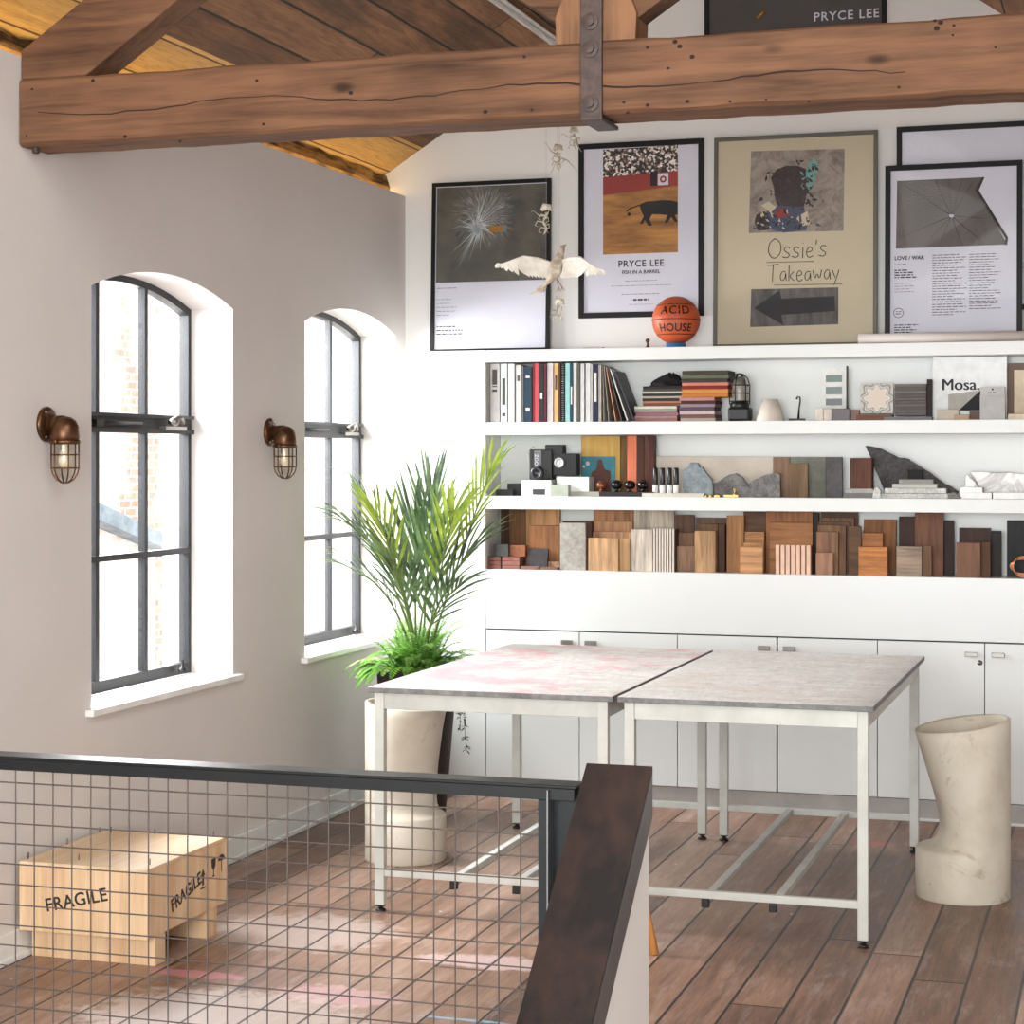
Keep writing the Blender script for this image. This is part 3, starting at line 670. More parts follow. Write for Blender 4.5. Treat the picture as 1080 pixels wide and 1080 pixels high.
# small things on the top ledge
zz = ZT
def at(u, Y): return XY(u, Y)
bx_, by_ = XY(713, 9.6), 9.6
ORNG = NT('orange_basketball_rubber'); v = ORNG.obj(); ORNG.col(ORNG.ramp(ORNG.noise(v, 5, 3), [(.3, (176, 74, 38)), (.7, (206, 96, 52))])); ORNG.set(Roughness=.5); ORNG.bump(ORNG.n('ShaderNodeTexVoronoi', {'Vector': v, 'Scale': 260}).outputs['Distance'], .3, .001); ORNG = ORNG.mat
rb = .1215; zc = ZT + .018 + rb
ball = thing('basketball', (bx_, by_, ZT + .018), 'orange basketball hand-lettered ACID HOUSE standing on a blue ring', 'ball')
bb = MB(); bb.ball((bx_, by_, zc), rb, 40, 24); part(bb, 'body', ORNG, ball)
seam = MB()
def circ(fn, n=48): return [tuple(Vector((bx_, by_, zc)) + Vector(fn(2 * math.pi * i / n))) for i in range(n)]
r2 = rb * 1.001
seam.tube(circ(lambda a: (r2 * math.cos(a), r2 * math.sin(a), 0)), .0022, 6, closed=True)
for sgn in (-1, 1):
    tl = math.radians(52)
    cz_ = math.cos(tl) * r2; rr = math.sin(tl) * r2
    seam.tube(circ(lambda a: (rr * math.cos(a), rr * math.sin(a), sgn * cz_)), .0022, 6, closed=True)
part(seam, 'seam', BLK, ball)
def sphere_text(mb, body, size, phi0, zoff, spacing=1.0):
    t = MB(); t.text(body, size, Matrix.Identity(4), depth=.0, align='CENTER', spacing=spacing, bold=.001)
    vs = []
    for (x, y, z) in t.v:
        a = phi0 + x / rb; e = (y + zoff) / rb
        vs.append((bx_ + rb * 1.014 * math.sin(a) * math.cos(e), by_ - rb * 1.014 * math.cos(a) * math.cos(e), zc + rb * 1.014 * math.sin(e)))
    mb._a(vs, t.f)
lt = MB(); lt2 = MB(); off = math.atan2(-bx_, by_) - .04
sphere_text(lt, 'ACID', .062, off, .026, 1.15); sphere_text(lt2, 'HOUSE', .056, off, -.062, 1.05)
part(lt, 'lettering', BLK, ball); part(lt2, 'lettering', BLK, ball)
single(MB().lathe([(.05, 0), (.05, .024), (.044, .026), (.038, .02), (.038, 0)], (bx_, by_, ZT), 28), 'ring_stand', paint('blue_plastic', (42, 104, 150), .4), 'blue plastic ring under the basketball', 'stand')
a, b = XY(905, 9.56), XY(1080, 9.56)
pr = MB(); zr = ZT + .026
pr.tube([(XY(905, 9.545), 9.555, zr), (XY(1095, 9.57), 9.555, zr)], .024, 20); pr.tube([(XY(905, 9.545) - .001, 9.555, zr), (XY(905, 9.545) + .02, 9.555, zr)], .014, 16)
single(pr, 'paper_roll', paint('rolled_paper', (214, 204, 198), .7, var=.02), 'long pale rolled-up paper lying in front of the parasol poster', 'paper roll')
for (u, w_, h_, c, nm, lb) in [(636, .10, .012, (214, 206, 200), 'paint_brush_tray', 'small pale tray lying on the ledge left of the basketball'), ]:
    single(MB().box(XY(u, 9.62) - w_, XY(u, 9.62), 9.6, 9.66, ZT, ZT + h_), nm, paint('pale_card', c), lb, 'tray', bevel=.002)
o = thing('brass_figurine', (XY(683, 9.62), 9.62, ZT), 'tiny bronze figure on the ledge left of the basketball', 'figurine')
X = XY(683, 9.62); part(MB().lathe([(.014, 0), (.014, .006), (.006, .012), (.005, .03), (.011, .036), (.012, .045), (.004, .052)], (X, 9.62, ZT), 12), 'body', paint('bronze', (92, 72, 56), .4, .6), o)

# ================================================================== SHELF CONTENT HELPERS
CARD = {}
def pm(c, rough=.6, metal=0, nm='card'): 
    k = '%s_%02x%02x%02x' % ((nm,) + tuple(c))
    mt = paint(k, c, rough, metal, var=.04, scale=20, bump=0)
    if rough > .4: mt.node_tree.nodes['Principled BSDF'].inputs['Specular IOR Level'].default_value = .25
    return mt
def item(name, u0, u1, vtop, Y, th, mat_, label, cat, z0, group=None, ztop=None, lean=0, bev=.0015, tilt=0, ub=None):
    x0, x1 = XY(u0, Y), XY(u1, Y)
    zt = ztop if ztop is not None else ZY((u0 + u1) / 2, vtop, Y)
    mb = MB(); mb.box(x0, x1, Y, Y + th, z0, zt)
    o = single(mb, name, mat_, label, cat, group, loc=((x0 + x1) / 2, Y + th, z0), bevel=bev)
    if lean: o.rotation_euler.x = -lean
    if tilt: o.rotation_euler.z = tilt
    return o

# ---------------------------------------------------------------- shelf 1 : books
books = [ # u0,u1,vtop,colour,label tail
 (513.2,516.2,383.5,(150,148,140),'thin grey folder at the left end of the top shelf'),
 (516.6,526.9,383.5,(206,202,198),'light grey ring binder beside the thin grey folder'),
 (527.8,534.8,383.5,(226,234,228),'pale mint magazine file near the left end of the shelf'),
 (536.0,542.4,383.6,(244,244,242),'plain white book between the mint file and a grey-white one'),
 (544.2,549.4,385,(226,222,216),'off-white book with a dark mark near the top of its spine'),
 (549.8,552.2,386,(150,150,146),'slim mid-grey book left of the navy books'),
 (552.4,560.8,387,(34,58,78),'navy blue book left of the red book'),
 (561.6,564.0,383.2,(120,34,40),'thin maroon book touching the red book'),
 (564.1,568.2,383.2,(206,76,84),'bright red book among the upright books'),
 (568.6,573.2,383.8,(44,40,38),'black book just right of the bright red one'),
 (573.4,576.4,383.8,(92,34,44),'dark wine book right of the black one'),
 (577.0,583.4,383,(226,216,218),'pinkish white book left of the tan book'),
 (584.2,588.8,383,(222,180,120),'tan book in the middle of the upright row'),
 (589.0,591.0,383,(90,60,40),'thin brown book touching the tan one'),
 (591.6,595.6,383,(60,60,62),'black spiral-bound book left of the teal one'),
 (596.2,601.0,383,(150,204,200),'light teal book in the upright row'),
 (601.2,604.0,383,(28,70,86),'dark petrol book right of the teal one'),
 (604.6,608.2,383,(228,224,222),'thin white book right of the petrol one'),
 (608.6,611.6,383,(130,130,120),'thin grey-green book between two white ones'),
 (612.2,616.2,383.5,(242,242,240),'slim white book right of the grey-green one'),
 (617.6,622.6,383,(238,236,232),'white book two left of the dark blue one'),
 (622.8,625.2,384,(206,204,200),'very thin light grey book left of the dark blue one'),
 (625.4,630.6,384,(34,40,66),'dark blue book at the right of the upright row'),
 (630.9,634.2,385,(214,208,196),'cream book right of the dark blue one'),
]
random.seed(21)
PAGES = pm((226, 220, 208), nm='pages')
def book(name, x0, x1, y0, y1, z0, z1, c, label, group, tilt=0, spiral=False, mark=None):
    ob = thing(name, (x0, y0, z0), label, 'book', group)
    c = tuple(int(x * (.86 if sum(c) > 560 else .92)) for x in c); x0 += .0006; x1 -= .0006; cv = pm(c, .5, nm='cover'); t = min(.0016, (x1 - x0) * .2)
    m = MB(); m.box(x0, x0 + t, y0, y1, z0, z1); m.box(x1 - t, x1, y0, y1, z0, z1); m.box(x0 + t, x1 - t, y0, y0 + t * 1.5, z0, z1)
    part(m, 'cover', cv, ob)
    part(MB().box(x0 + t, x1 - t, y0 + t * 1.5, y1 - .004, z0 + .003, z1 - .004), 'pages', PAGES, ob)
    if spiral:
        m = MB(); k = z0 + .01
        while k < z1 - .01: m.tube([(x0 + (x1 - x0) * .1, y0, k), ((x0 + x1) / 2, y0 - .006, k), (x0 + (x1 - x0) * .9, y0, k)], .0016, 5); k += .011
        part(m, 'spiral_binding', pm((200, 200, 200), .3, .8, 'wire'), ob)
    if mark:
        m = MB(); w = (x1 - x0)
        for (f0, f1) in mark: m.box(x0 + w * .25, x1 - w * .25, y0 - .0006, y0 + .001, z0 + (z1 - z0) * f0, z0 + (z1 - z0) * f1)
        part(m, 'spine_lettering', pm((70, 66, 64) if sum(c) > 380 else (214, 210, 204), .6, nm='ink'), ob)
    ob.rotation_euler.y = tilt
    return ob
for i, (u0, u1, v, c, lb) in enumerate(books):
    Y = 9.53 + random.uniform(0, .012)
    z1 = min(ZY((u0 + u1) / 2, v, Y), ZTb - .004)
    mk = None
    if i in (1, 2, 4, 6, 9, 12, 16, 22): mk = [[(.52, .56), (.6, .62), (.64, .9)], [(.3, .75), (.1, .16)], [(.72, .82)], [(.2, .26), (.8, .84)], [(.4, .5)], [(.55, .8)], [(.3, .6)], [(.35, .85)]][(1, 2, 4, 6, 9, 12, 16, 22).index(i)]
    book('book', XY(u0, Y), XY(u1, Y), Y, Y + .19, S2t + .0005, z1, c, lb, 'books and magazines on the top shelf', spiral=(i == 14), mark=mk)
lean = [(636.6, .0026, .285, .02, (226, 220, 210), 'cream magazine leaning slightly right of the upright books'),
        (641.6, .004, .285, .085, (176, 172, 160), 'grey-beige magazine leaning behind the peach one'),
        (648.8, .005, .28, .18, (226, 168, 140), 'peach-coloured magazine leaning among the slanted ones'),
        (655.0, .006, .28, .26, (92, 84, 80), 'dark grey magazine leaning between peach and white ones'),
        (661.0, .007, .28, .33, (240, 238, 236), 'white magazine leaning to the left near the fabric stack'),
        (667.2, .010, .27, .37, (66, 66, 70), 'thick charcoal book, the last of the leaning ones')]
for (u, w_, L, a, c, lb) in lean:
    Y = 9.535; x = XY(u, Y)
    # leans to the left: foot at u, top further left
    ob = book('magazine', x, x + w_, Y, Y + .19, S2t + .002 + w_ * math.sin(a), S2t + .002 + min(L, (.300) / math.cos(a)), c, lb, 'books and magazines on the top shelf', tilt=-a)
# fabric sample stacks
random.seed(4)
def stack(u0, u1, z0, cols, th, Y, depth, what, group, name='fabric_sample', jit=.004, cat='fabric sample', nm='felt'):
    z = z0
    for i, (c, lb) in enumerate(cols):
        dx = random.uniform(-jit, jit); t = th * random.uniform(.85, 1.15)
        x0, x1 = XY(u0, Y) + dx, XY(u1, Y) + dx
        mm = MB(); mm.box(x0, x1, Y + random.uniform(0, .006), Y + depth, z + .0004, z + t)
        single(mm, name, pm(c, .85, nm=nm), lb, cat, group, bevel=.0022); z += t
    return z
def tones(seq, where, kind='fabric sample'):
    cnt = {}
    out = []
    nth = ['lowest', 'second lowest', 'third up', 'fourth up', 'fifth up', 'sixth up', 'seventh up', 'eighth up', 'ninth up', 'tenth up', 'eleventh up', 'twelfth up', 'thirteenth up']
    for i, (c, w_) in enumerate(seq): out.append((c, '%s %s, %s in the %s' % (w_, kind, nth[i], where)))
    return out
A1 = tones([((150,112,104),'brown'),((168,128,130),'dusty pink'),((146,106,112),'mauve'),((150,150,138),'grey-green'),((206,200,184),'cream')], 'wide base of the left pile')
zt = stack(669.5, 714.5, S2t, A1, .0165, 9.55, .17, 0, 'fabric samples in the left pile')
A2 = tones([((120,78,66),'brown'),((176,120,98),'terracotta'),((62,54,52),'charcoal'),((174,168,150),'stone'),((56,54,54),'black'),((190,186,170),'pale'),((78,74,70),'dark grey'),((52,50,50),'black-brown')], 'upper part of the left pile')
zt = stack(677, 719, zt, A2, .0128, 9.553, .16, 0, 'fabric samples in the left pile')
cr = MB(); cr.smooth = True; R = []; n = 22; x0, x1 = XY(683, 9.6), XY(722, 9.6)
for j in range(9):
    f = j / 8; ring = []
    for k in range(n):
        a = 2 * math.pi * k / n; r = (.5 + .06 * math.sin(3 * a + j) + .04 * math.sin(7 * a)) * (1 - .85 * f ** 1.6)
        ring.append(((x0 + x1) / 2 + (x1 - x0) * r * math.cos(a) + .02 * f, 9.63 + .15 * r * math.sin(a), zt + .001 + .06 * f + (.006 * math.sin(5 * a + 2 * j) + .006) * f))
    R.append(ring)
cr.rings(R); single(cr, 'folded_cloth', pm((34, 32, 34), .8, nm='felt'), 'crumpled black cloth on top of the left fabric pile', 'cloth')
B1 = tones([((176,160,150),'beige'),((120,90,84),'brown'),((196,178,176),'pale pink'),((92,78,92),'plum'),((150,128,140),'lilac'),((74,52,54),'dark brown'),((184,132,130),'rose')], 'lower part of the right pile')
zt = stack(717, 754, S2t, B1, .0172, 9.545, .17, 0, 'fabric samples in the right pile')
B2 = tones([((196,124,54),'orange'),((206,140,80),'apricot'),((134,48,42),'brick red'),((206,130,112),'salmon'),((64,66,58),'dark green'),((104,108,88),'moss green'),((74,68,58),'olive brown')], 'upper part of the right pile')
zt = stack(719, 768, zt, B2, .0182, 9.55, .17, 0, 'fabric samples in the right pile')
# caged lantern
u = 780; Y = 9.6; X = XY(u, Y)
o = thing('caged_lantern', (X, Y, S2t), 'black caged lantern lamp beside the right fabric pile', 'lamp')
part(MB().box(X - .052, X + .058, Y - .045, Y + .05, S2t, S2t + .07), 'base', BLK, o, .012)
part(MB().lathe([(.046, .07), (.048, .078), (.046, .09), (.04, .098)], (X, Y, S2t), 24), 'collar', BLK, o)
gl = MB().lathe([(.034, .095), (.036, .13), (.036, .18), (.03, .205), (.015, .22), (0, .224)], (X, Y, S2t), 24); part(gl, 'glass', glassy('frosted_lamp_glass', (1, .98, .94, 1), .3), o)
part(MB().lathe([(0, .08), (.02, .09), (.02, .14), (.024, .16), (.018, .18), (0, .187)], (X, Y, S2t), 16), 'bulb', pm((220, 214, 204), .3, nm='bulb'), o)
cg = MB()
for k in range(6):
    a = math.pi * 2 * k / 6 + .3
    cg.tube([(X + .05 * math.cos(a), Y + .05 * math.sin(a), S2t + .085), (X + .051 * math.cos(a), Y + .051 * math.sin(a), S2t + .18), (X + .04 * math.cos(a), Y + .04 * math.sin(a), S2t + .215), (X + .018 * math.cos(a), Y + .018 * math.sin(a), S2t + .235), (X, Y, S2t + .239)], .003, 6)
for z_ in (.1, .14, .18): cg.tube([(X + .051 * math.cos(t * math.pi / 12), Y + .051 * math.sin(t * math.pi / 12), S2t + z_) for t in range(24)], .003, 6, closed=True)
part(cg, 'cage', BLK, o)
X = XY(812, 9.6); single(MB().lathe([(.073, 0), (.0735, .002), (.04, .108), (.038, .108), (.071, .002)], (X, 9.6, S2t), 36), 'lamp_shade', paint('cream_shade_fabric', (226, 216, 204), .8, bump=.1), 'small cream conical lampshade standing alone on the top shelf', 'lampshade')
X = XY(841, 9.6)
o = thing('coat_hook', (X, 9.6, S2t), 'small black metal hook on a flat base right of the lampshade', 'hook')
part(MB().box(X - .04, X + .036, 9.575, 9.62, S2t, S2t + .012), 'base', BLK, o, .002)
part(MB().tube([(X + .005, 9.6, S2t + .01), (X + .008, 9.6, S2t + .06), (X + .014, 9.6, S2t + .1), (X + .012, 9.6, S2t + .118), (X + .001, 9.6, S2t + .12), (X - .004, 9.6, S2t + .108)], [.006, .004, .004, .004, .004, .006], 8), 'hook', BLK, o)
# colour swatch card
Y = 9.66; x0, x1 = XY(867, Y), XY(893, Y); z1 = ZY(880, 388.5, Y)
o = thing('swatch_card', ((x0 + x1) / 2, Y, S2t), 'white card with three dark green swatches standing on the top shelf', 'sample card')
part(MB().box(x0, x1, Y, Y + .006, S2t, z1), 'card', pm((236, 236, 232), nm='card'), o)
part(MB().box(x1, x1 + .006, Y - .02, Y + .01, S2t, z1 + .01), 'edge', pm((60, 62, 60), nm='card'), o)
for (va, vb, c) in ((395.5, 403, (62, 88, 82)), (408, 416, (66, 90, 86)), (420.5, 427.5, (40, 44, 44))):
    part(MB().box(XY(871, Y), XY(888, Y), Y - .003, Y, ZY(880, vb, Y), ZY(880, va, Y)), 'swatch', pm(c, .3, nm='swatch'), o)
item('tile_sample', 860, 868, 431, 9.56, .05, pm((226,216,204), nm='tile'), 'cream tile block in front of the swatch card, at left', 'tile', S2t, 'small tiles on the top shelf')
item('tile_sample', 868.4, 877, 431.5, 9.56, .05, pm((214,202,190), nm='tile'), 'beige tile block between the cream one and the maroon one', 'tile', S2t, 'small tiles on the top shelf')
item('tile_sample', 877.6, 896, 431, 9.565, .05, pm((58,34,38), .35, nm='tile'), 'dark maroon glazed tile block in front of the swatch card', 'tile', S2t, 'small tiles on the top shelf')
item('tile_sample', 898, 906, 432, 9.6, .04, pm((158,132,116), nm='tile'), 'small brown tile left of the patterned tile', 'tile', S2t, 'small tiles on the top shelf')
# ornate tile
item('wood_block', 903, 941, 437.5, 9.57, .08, wood('red_brown_wood', (140,92,70), (96,58,44), 'x'), 'flat red-brown block under the patterned tile', 'block', S2t)
TP = NT('patterned_tile'); tc = TP.n('ShaderNodeTexCoord').outputs['Object']; sp = TP.n('ShaderNodeSeparateXYZ', {0: tc})
ax = TP.math('ABSOLUTE', sp.outputs[0]); az = TP.math('ABSOLUTE', TP.math('SUBTRACT', sp.outputs[2], .074))
rr = TP.math('SQRT', TP.math('ADD', TP.math('MULTIPLY', ax, ax), TP.math('MULTIPLY', az, az)))
an = TP.math('ARCTAN2', az, ax); star = TP.math('SUBTRACT', rr, TP.math('MULTIPLY', TP.math('COSINE', TP.math('MULTIPLY', an, 8)), .010))
f = TP.math('ADD', star, TP.math('MULTIPLY', TP.noise(tc, 60, 3), .012))
TP.col(TP.ramp(TP.math('MULTIPLY', f, 10), [(.50, (206, 190, 172)), (.58, (212, 206, 196)), (.66, (120, 116, 108)), (.72, (206, 200, 190)), (.80, (86, 84, 80)), (.9, (190, 182, 172))])); TP.set(Roughness=.4)
z_ = ZY(925, 437.5, 9.6)
item('patterned_tile', 907.5, 942, 404.5, 9.6, .014, TP.mat, 'cream and grey patterned tile standing on a brown block', 'tile', S2t + .034, lean=.06)
random.seed(9)
item('tile_sample', 932, 983, 439.5, 9.55, .12, pm((116,118,120), nm='slate'), 'flat grey slab under the stack of grey tiles', 'tile', S2t)
GT = [((104,98,98),'dark grey'),((110,103,102),'grey'),((100,94,94),'grey-brown'),((112,104,104),'warm grey'),((102,96,95),'dull grey'),((108,101,100),'matt grey'),((98,93,93),'deep grey'),((118,110,108),'lighter grey'),((106,100,99),'mid grey'),((112,106,104),'top grey')]
stack(943.5, 977, S2t + .022, tones(GT[:10], 'grey tile stack', 'tile'), .0162, 9.56, .1, 0, 'grey tiles in a stack on the top shelf', 'floor_tile', .001, 'tile', 'slate')
item('sample_board', 977.5, 982.5, 400, 9.57, .1, pm((44,32,32), nm='card'), 'dark upright board between the grey tiles and the white display board', 'board', S2t)
# display board
Y = 9.62; x0, x1 = XY(983.5, Y), XY(1062, Y); z1 = ZTb - .002
o = thing('display_board', ((x0 + x1) / 2, Y, S2t), 'tall white display board lettered Mosa. on the top shelf', 'display board')
part(MB().box(x0, x1, Y, Y + .05, S2t, z1), 'board', pm((226, 228, 228), .4, nm='card'), o, .002)
X, Z = onY(992.5, 411.5, Y); tx = MB()
for q in range(4): tx.text('Mosa.', .078, TM(X + q * .0011, Y - .001 - q * .0002, Z))
part(tx, 'lettering', INK, o)
pn = MB(); pn.poly([(XY(1000, Y), Y - .001, ZY(1000, 432, Y)), (XY(1036, Y), Y - .001, ZY(1036, 432, Y)), (XY(1036, Y), Y - .001, ZY(1036, 411, Y)), (XY(1000, Y), Y - .001, ZY(1000, 416, Y))]); part(pn, 'grey_panel', pm((178, 176, 168), nm='card'), o)
tri = [(1011, 433), (1034, 433), (1034, 412)]
part(MB().prism([onY(u, v, Y) for u, v in tri], 'y', Y - .004, Y - .001), 'black_triangle', pm((30, 28, 30), nm='card'), o)
item('tile_sample', 988, 1011, 432, 9.56, .04, pm((196,184,168), nm='tile'), 'beige tile block lying before the display board, at left', 'tile', S2t, 'small tiles on the top shelf')
item('tile_sample', 1006, 1022, 437.5, 9.53, .025, pm((172,150,124), nm='tile'), 'small tan tile lying in front of the beige block', 'tile', S2t, 'small tiles on the top shelf')
item('tile_sample', 1022.5, 1033, 433.5, 9.56, .04, pm((110,84,76), nm='tile'), 'small brown tile left of the grey brochure box', 'tile', S2t, 'small tiles on the top shelf')
Y = 9.54
o = thing('brochure_box', (XY(1046, Y), Y, S2t), 'light grey brochure box in front of the white display board', 'box')
x0, x1 = XY(1033.5, Y), XY(1060, Y); z1 = ZY(1046, 408, Y)
part(MB().box(x0, x1, Y, Y + .05, S2t, z1 - .04), 'box', pm((186, 184, 182), nm='card'), o, .001); part(MB().box(x0 + .002, x1 - .002, Y + .004, Y + .046, z1 - .04, z1), 'lid', pm((194, 192, 190), nm='card'), o, .001)
m = MB(); lines(m, (x0 + x1) / 2, z1 - .028, .07, 1, .01, Y + .0035, 0, .005, 3, True); m.ball(((x0 + x1) / 2, Y + .004, z1 - .012), .005, 8, 6, (1, .2, 1)); part(m, 'label_print', INK, o)
item('tile_sample', 1063, 1082, 383, 9.66, .04, pm((124,104,92), nm='tile'), 'tall brown panel at the right end of the top shelf', 'tile', S2t)
item('tile_sample', 1069.5, 1090, 390, 9.62, .02, pm((216,200,176), nm='tile'), 'cream tile standing before the brown panel at right', 'tile', S2t + .03)
item('tile_sample', 1063, 1090, 436.5, 9.55, .12, pm((222,206,184), nm='tile'), 'flat cream slab at the right end of the top shelf', 'tile', S2t)

# ---------------------------------------------------------------- shelf 2
z0 = S3t
WB = pm((236, 236, 232), .35, nm='whitebox')
item('flat_case', 523, 541, 516.5, 9.56, .08, pm((36,36,38), nm='blk'), 'thin black flat case at the left end of the middle shelf', 'case', z0)
item('flat_case', 535, 550, 510, 9.6, .08, pm((44,44,46), nm='blk'), 'taller black case behind the thin flat one', 'case', z0)
Y = 9.53
o = thing('white_case', (XY(566, Y), Y, z0), 'glossy white box with a dark window under the vintage camera', 'box')
part(MB().box(XY(549.8, Y), XY(581.5, Y), Y, Y + .13, z0, z0 + .083), 'body', WB, o, .004)
part(MB().box(XY(562, Y), XY(575, Y), Y - .002, Y, z0 + .008, z0 + .036), 'window', pm((66, 68, 72), .2, nm='lens'), o)
item('white_block', 587, 621, 503, 9.56, .1, WB, 'white block under the grip of the vintage camera, right of the case', 'block', z0 + .022)
item('book', 585, 632, 518.5, 9.55, .13, pm((170,168,158), nm='cover'), 'thin grey book lying under the white block', 'book', z0)
item('sample_box', 579.5, 598.5, 511.5, 9.50, .045, pm((178,184,170), nm='card'), 'small sage green box in front of the white case', 'box', z0) 
bpy.data.objects['sample_box'].location.y += .015
Y = 9.56; zc_ = z0 + .084
o = thing('cine_camera', (XY(578, Y), Y, zc_), 'vintage black cine camera standing on the white box', 'camera')
part(MB().box(XY(558, Y), XY(582, Y), Y, Y + .08, zc_, zc_ + .155), 'body', BLK, o, .006)
part(MB().box(XY(574, Y), XY(593, Y), Y + .01, Y + .08, zc_ + .09, zc_ + .18), 'viewfinder', pm((48, 48, 50), nm='blk'), o, .005)
part(MB().box(XY(582, Y), XY(608, Y), Y + .008, Y + .075, zc_ + .02, zc_ + .135), 'film_housing', pm((42, 42, 44), nm='blk'), o, .006)
X, Z = onY(589.5, 488, Y); part(MB().lathe([(.026, 0), (.026, .006), (.02, .008), (.02, .005), (.008, .005), (0, .008)], (X, Y + .008, Z), 24, Matrix.Rotation(math.pi / 2, 3, 'X')), 'emblem', pm((190, 190, 190), .4, nm='dial'), o)
X, Z = onY(567.5, 499, Y); part(MB().lathe([(.034, 0), (.034, .03), (.028, .034), (.02, .034), (.016, .02), (0, .02)], (X, Y, Z), 24, Matrix.Rotation(math.pi / 2, 3, 'X')), 'lens', pm((70, 70, 74), .25, .4, 'lens'), o)
part(MB().box(XY(563.5, Y), XY(571, Y), Y - .003, Y, zc_ + .075, zc_ + .15), 'name_plate', pm((110, 110, 112), nm='plate'), o)
X, Z = onY(565, 479, Y); part(MB().text('ZOOM', .026, TM(X - .004, Y - .0035, Z, -math.pi / 2)), 'lettering', PAPER, o)
part(MB().tube([(XY(558, Y), Y + .02, zc_ + .06), (XY(556, Y), Y + .02, zc_ + .15), (XY(562, Y), Y + .02, zc_ + .17)], .004, 6), 'strap', pm((180, 176, 168), nm='strap'), o)
# painted panel
Y = 9.69
o = thing('painted_panel', (XY(634, Y), Y, z0), 'yellow ochre panel with a teal square standing at the back of the shelf', 'panel')
part(MB().box(XY(613, Y), XY(654, Y), Y, Y + .014, z0, S2b - .004), 'panel', wood('ochre_panel', (206, 170, 98), (176, 138, 70), 'z', .6, 12), o)
part(MB().box(XY(613.4, Y), XY(649, Y), Y - .004, Y, z0 + .03, ZY(630, 481.5, Y)), 'teal_square', stone('teal_paint', (28, 128, 142), (18, 92, 108), 12, .5, .05), o)
m = MB(); m.prism([onY(u, v, Y) for u, v in [(624, 520), (645, 520), (644, 497), (638, 495), (635, 485), (631, 485), (629, 495), (624, 498)]], 'y', Y - .007, Y - .004); part(m, 'brown_figure', pm((96, 62, 52), nm='paintb'), o)
m = MB(); c = onY(620, 489, Y); m.ball((c[0], Y - .005, c[1]), .012, 10, 6, (1, .2, 1)); c = onY(616, 492, Y); m.ball((c[0], Y - .005, c[1]), .008, 10, 6, (1, .2, 1)); part(m, 'pale_blotch', pm((214, 190, 176), nm='paintb'), o)
for (u0, u1, Yp, c1, c2, lb) in [(654.5, 661, 9.66, (112, 82, 44), (74, 50, 26), 'narrow olive brown board right of the ochre panel'), (661.3, 671.5, 9.655, (222, 128, 92), (196, 100, 68), 'salmon orange board between brown boards'), (671.8, 679, 9.65, (78, 46, 32), (48, 28, 20), 'dark brown board right of the salmon orange one'), (679.2, 684.5, 9.66, (118, 76, 58), (80, 48, 36), 'mid brown narrow board in the dark group'), (684.8, 690, 9.65, (86, 42, 34), (54, 26, 22), 'red-brown board, the last of the tall group')]:
    item('wood_sample', u0, u1, 461, Yp, .05, wood('w_%d' % int(u0), c1, c2, 'z'), lb, 'wood sample', z0, 'tall boards on the middle shelf', ztop=S2b - .004)
# dark round knobs
KN = pm((22, 20, 22), .12, nm='gloss')
item('slate_strip', 633, 690, 519, 9.55, .09, pm((46,44,46), nm='slate'), 'long dark strip under the shiny round knobs', 'strip', z0)
for (u, r, lb, mt) in [(634, .026, 'copper-brown round knob, leftmost of the shiny knobs', pm((150, 92, 66), .3, .5, 'copper')), (650.5, .029, 'shiny black round knob, second from the left', KN), (664.5, .028, 'shiny black round knob, third from the left', KN), (678, .029, 'shiny black round knob, rightmost of the row', KN)]:
    X = XY(u, 9.59); o = thing('door_knob', (X, 9.59, z0 + .019), lb, 'knob', 'round knobs on the middle shelf')
    part(MB().lathe([(.016, 0), (.016, .006), (.009, .01), (.009, .018)], (X, 9.59, z0 + .019), 16), 'base', mt, o)
    part(MB().ball((X, 9.59, z0 + .019 + .012 + r), r, 20, 12, (1, 1, .85)), 'ball', mt, o)
# beige backing board and bottles
item('stone_board', 690.5, 815.5, 481.5, 9.70, .015, stone('beige_stone_panel', (206, 196, 182), (192, 180, 166), 10, .7, .05), 'long low beige panel standing behind the bottles and rocks', 'panel', z0)
item('stone_slab', 677, 742, 520.2, 9.53, .1, pm((214,208,198), nm='slab'), 'thin beige slab under the four small bottles', 'slab', z0)
for i, (u, lb) in enumerate([(691.3, 'leftmost of the four'), (698.7, 'second from the left of the four'), (706.1, 'third from the left of the four'), (713.2, 'rightmost of the four')]):
    X = XY(u, 9.57); zb = z0 + .0155
    o = thing('small_bottle', (X, 9.57, zb), 'white bottle with a tall black cap, %s' % lb, 'bottle', 'small black and white bottles')
    part(MB().lathe([(0, 0), (.0145, .001), (.0145, .044), (.012, .046)], (X, 9.57, zb), 20), 'bottle', pm((240, 240, 238), .25, nm='porc'), o)
    part(MB().lathe([(.0125, .045), (.0135, .047), (.0125, .128), (.010, .131), (0, .131)], (X, 9.57, zb), 20), 'cap', pm((36, 36, 40), .3, nm='capb'), o)
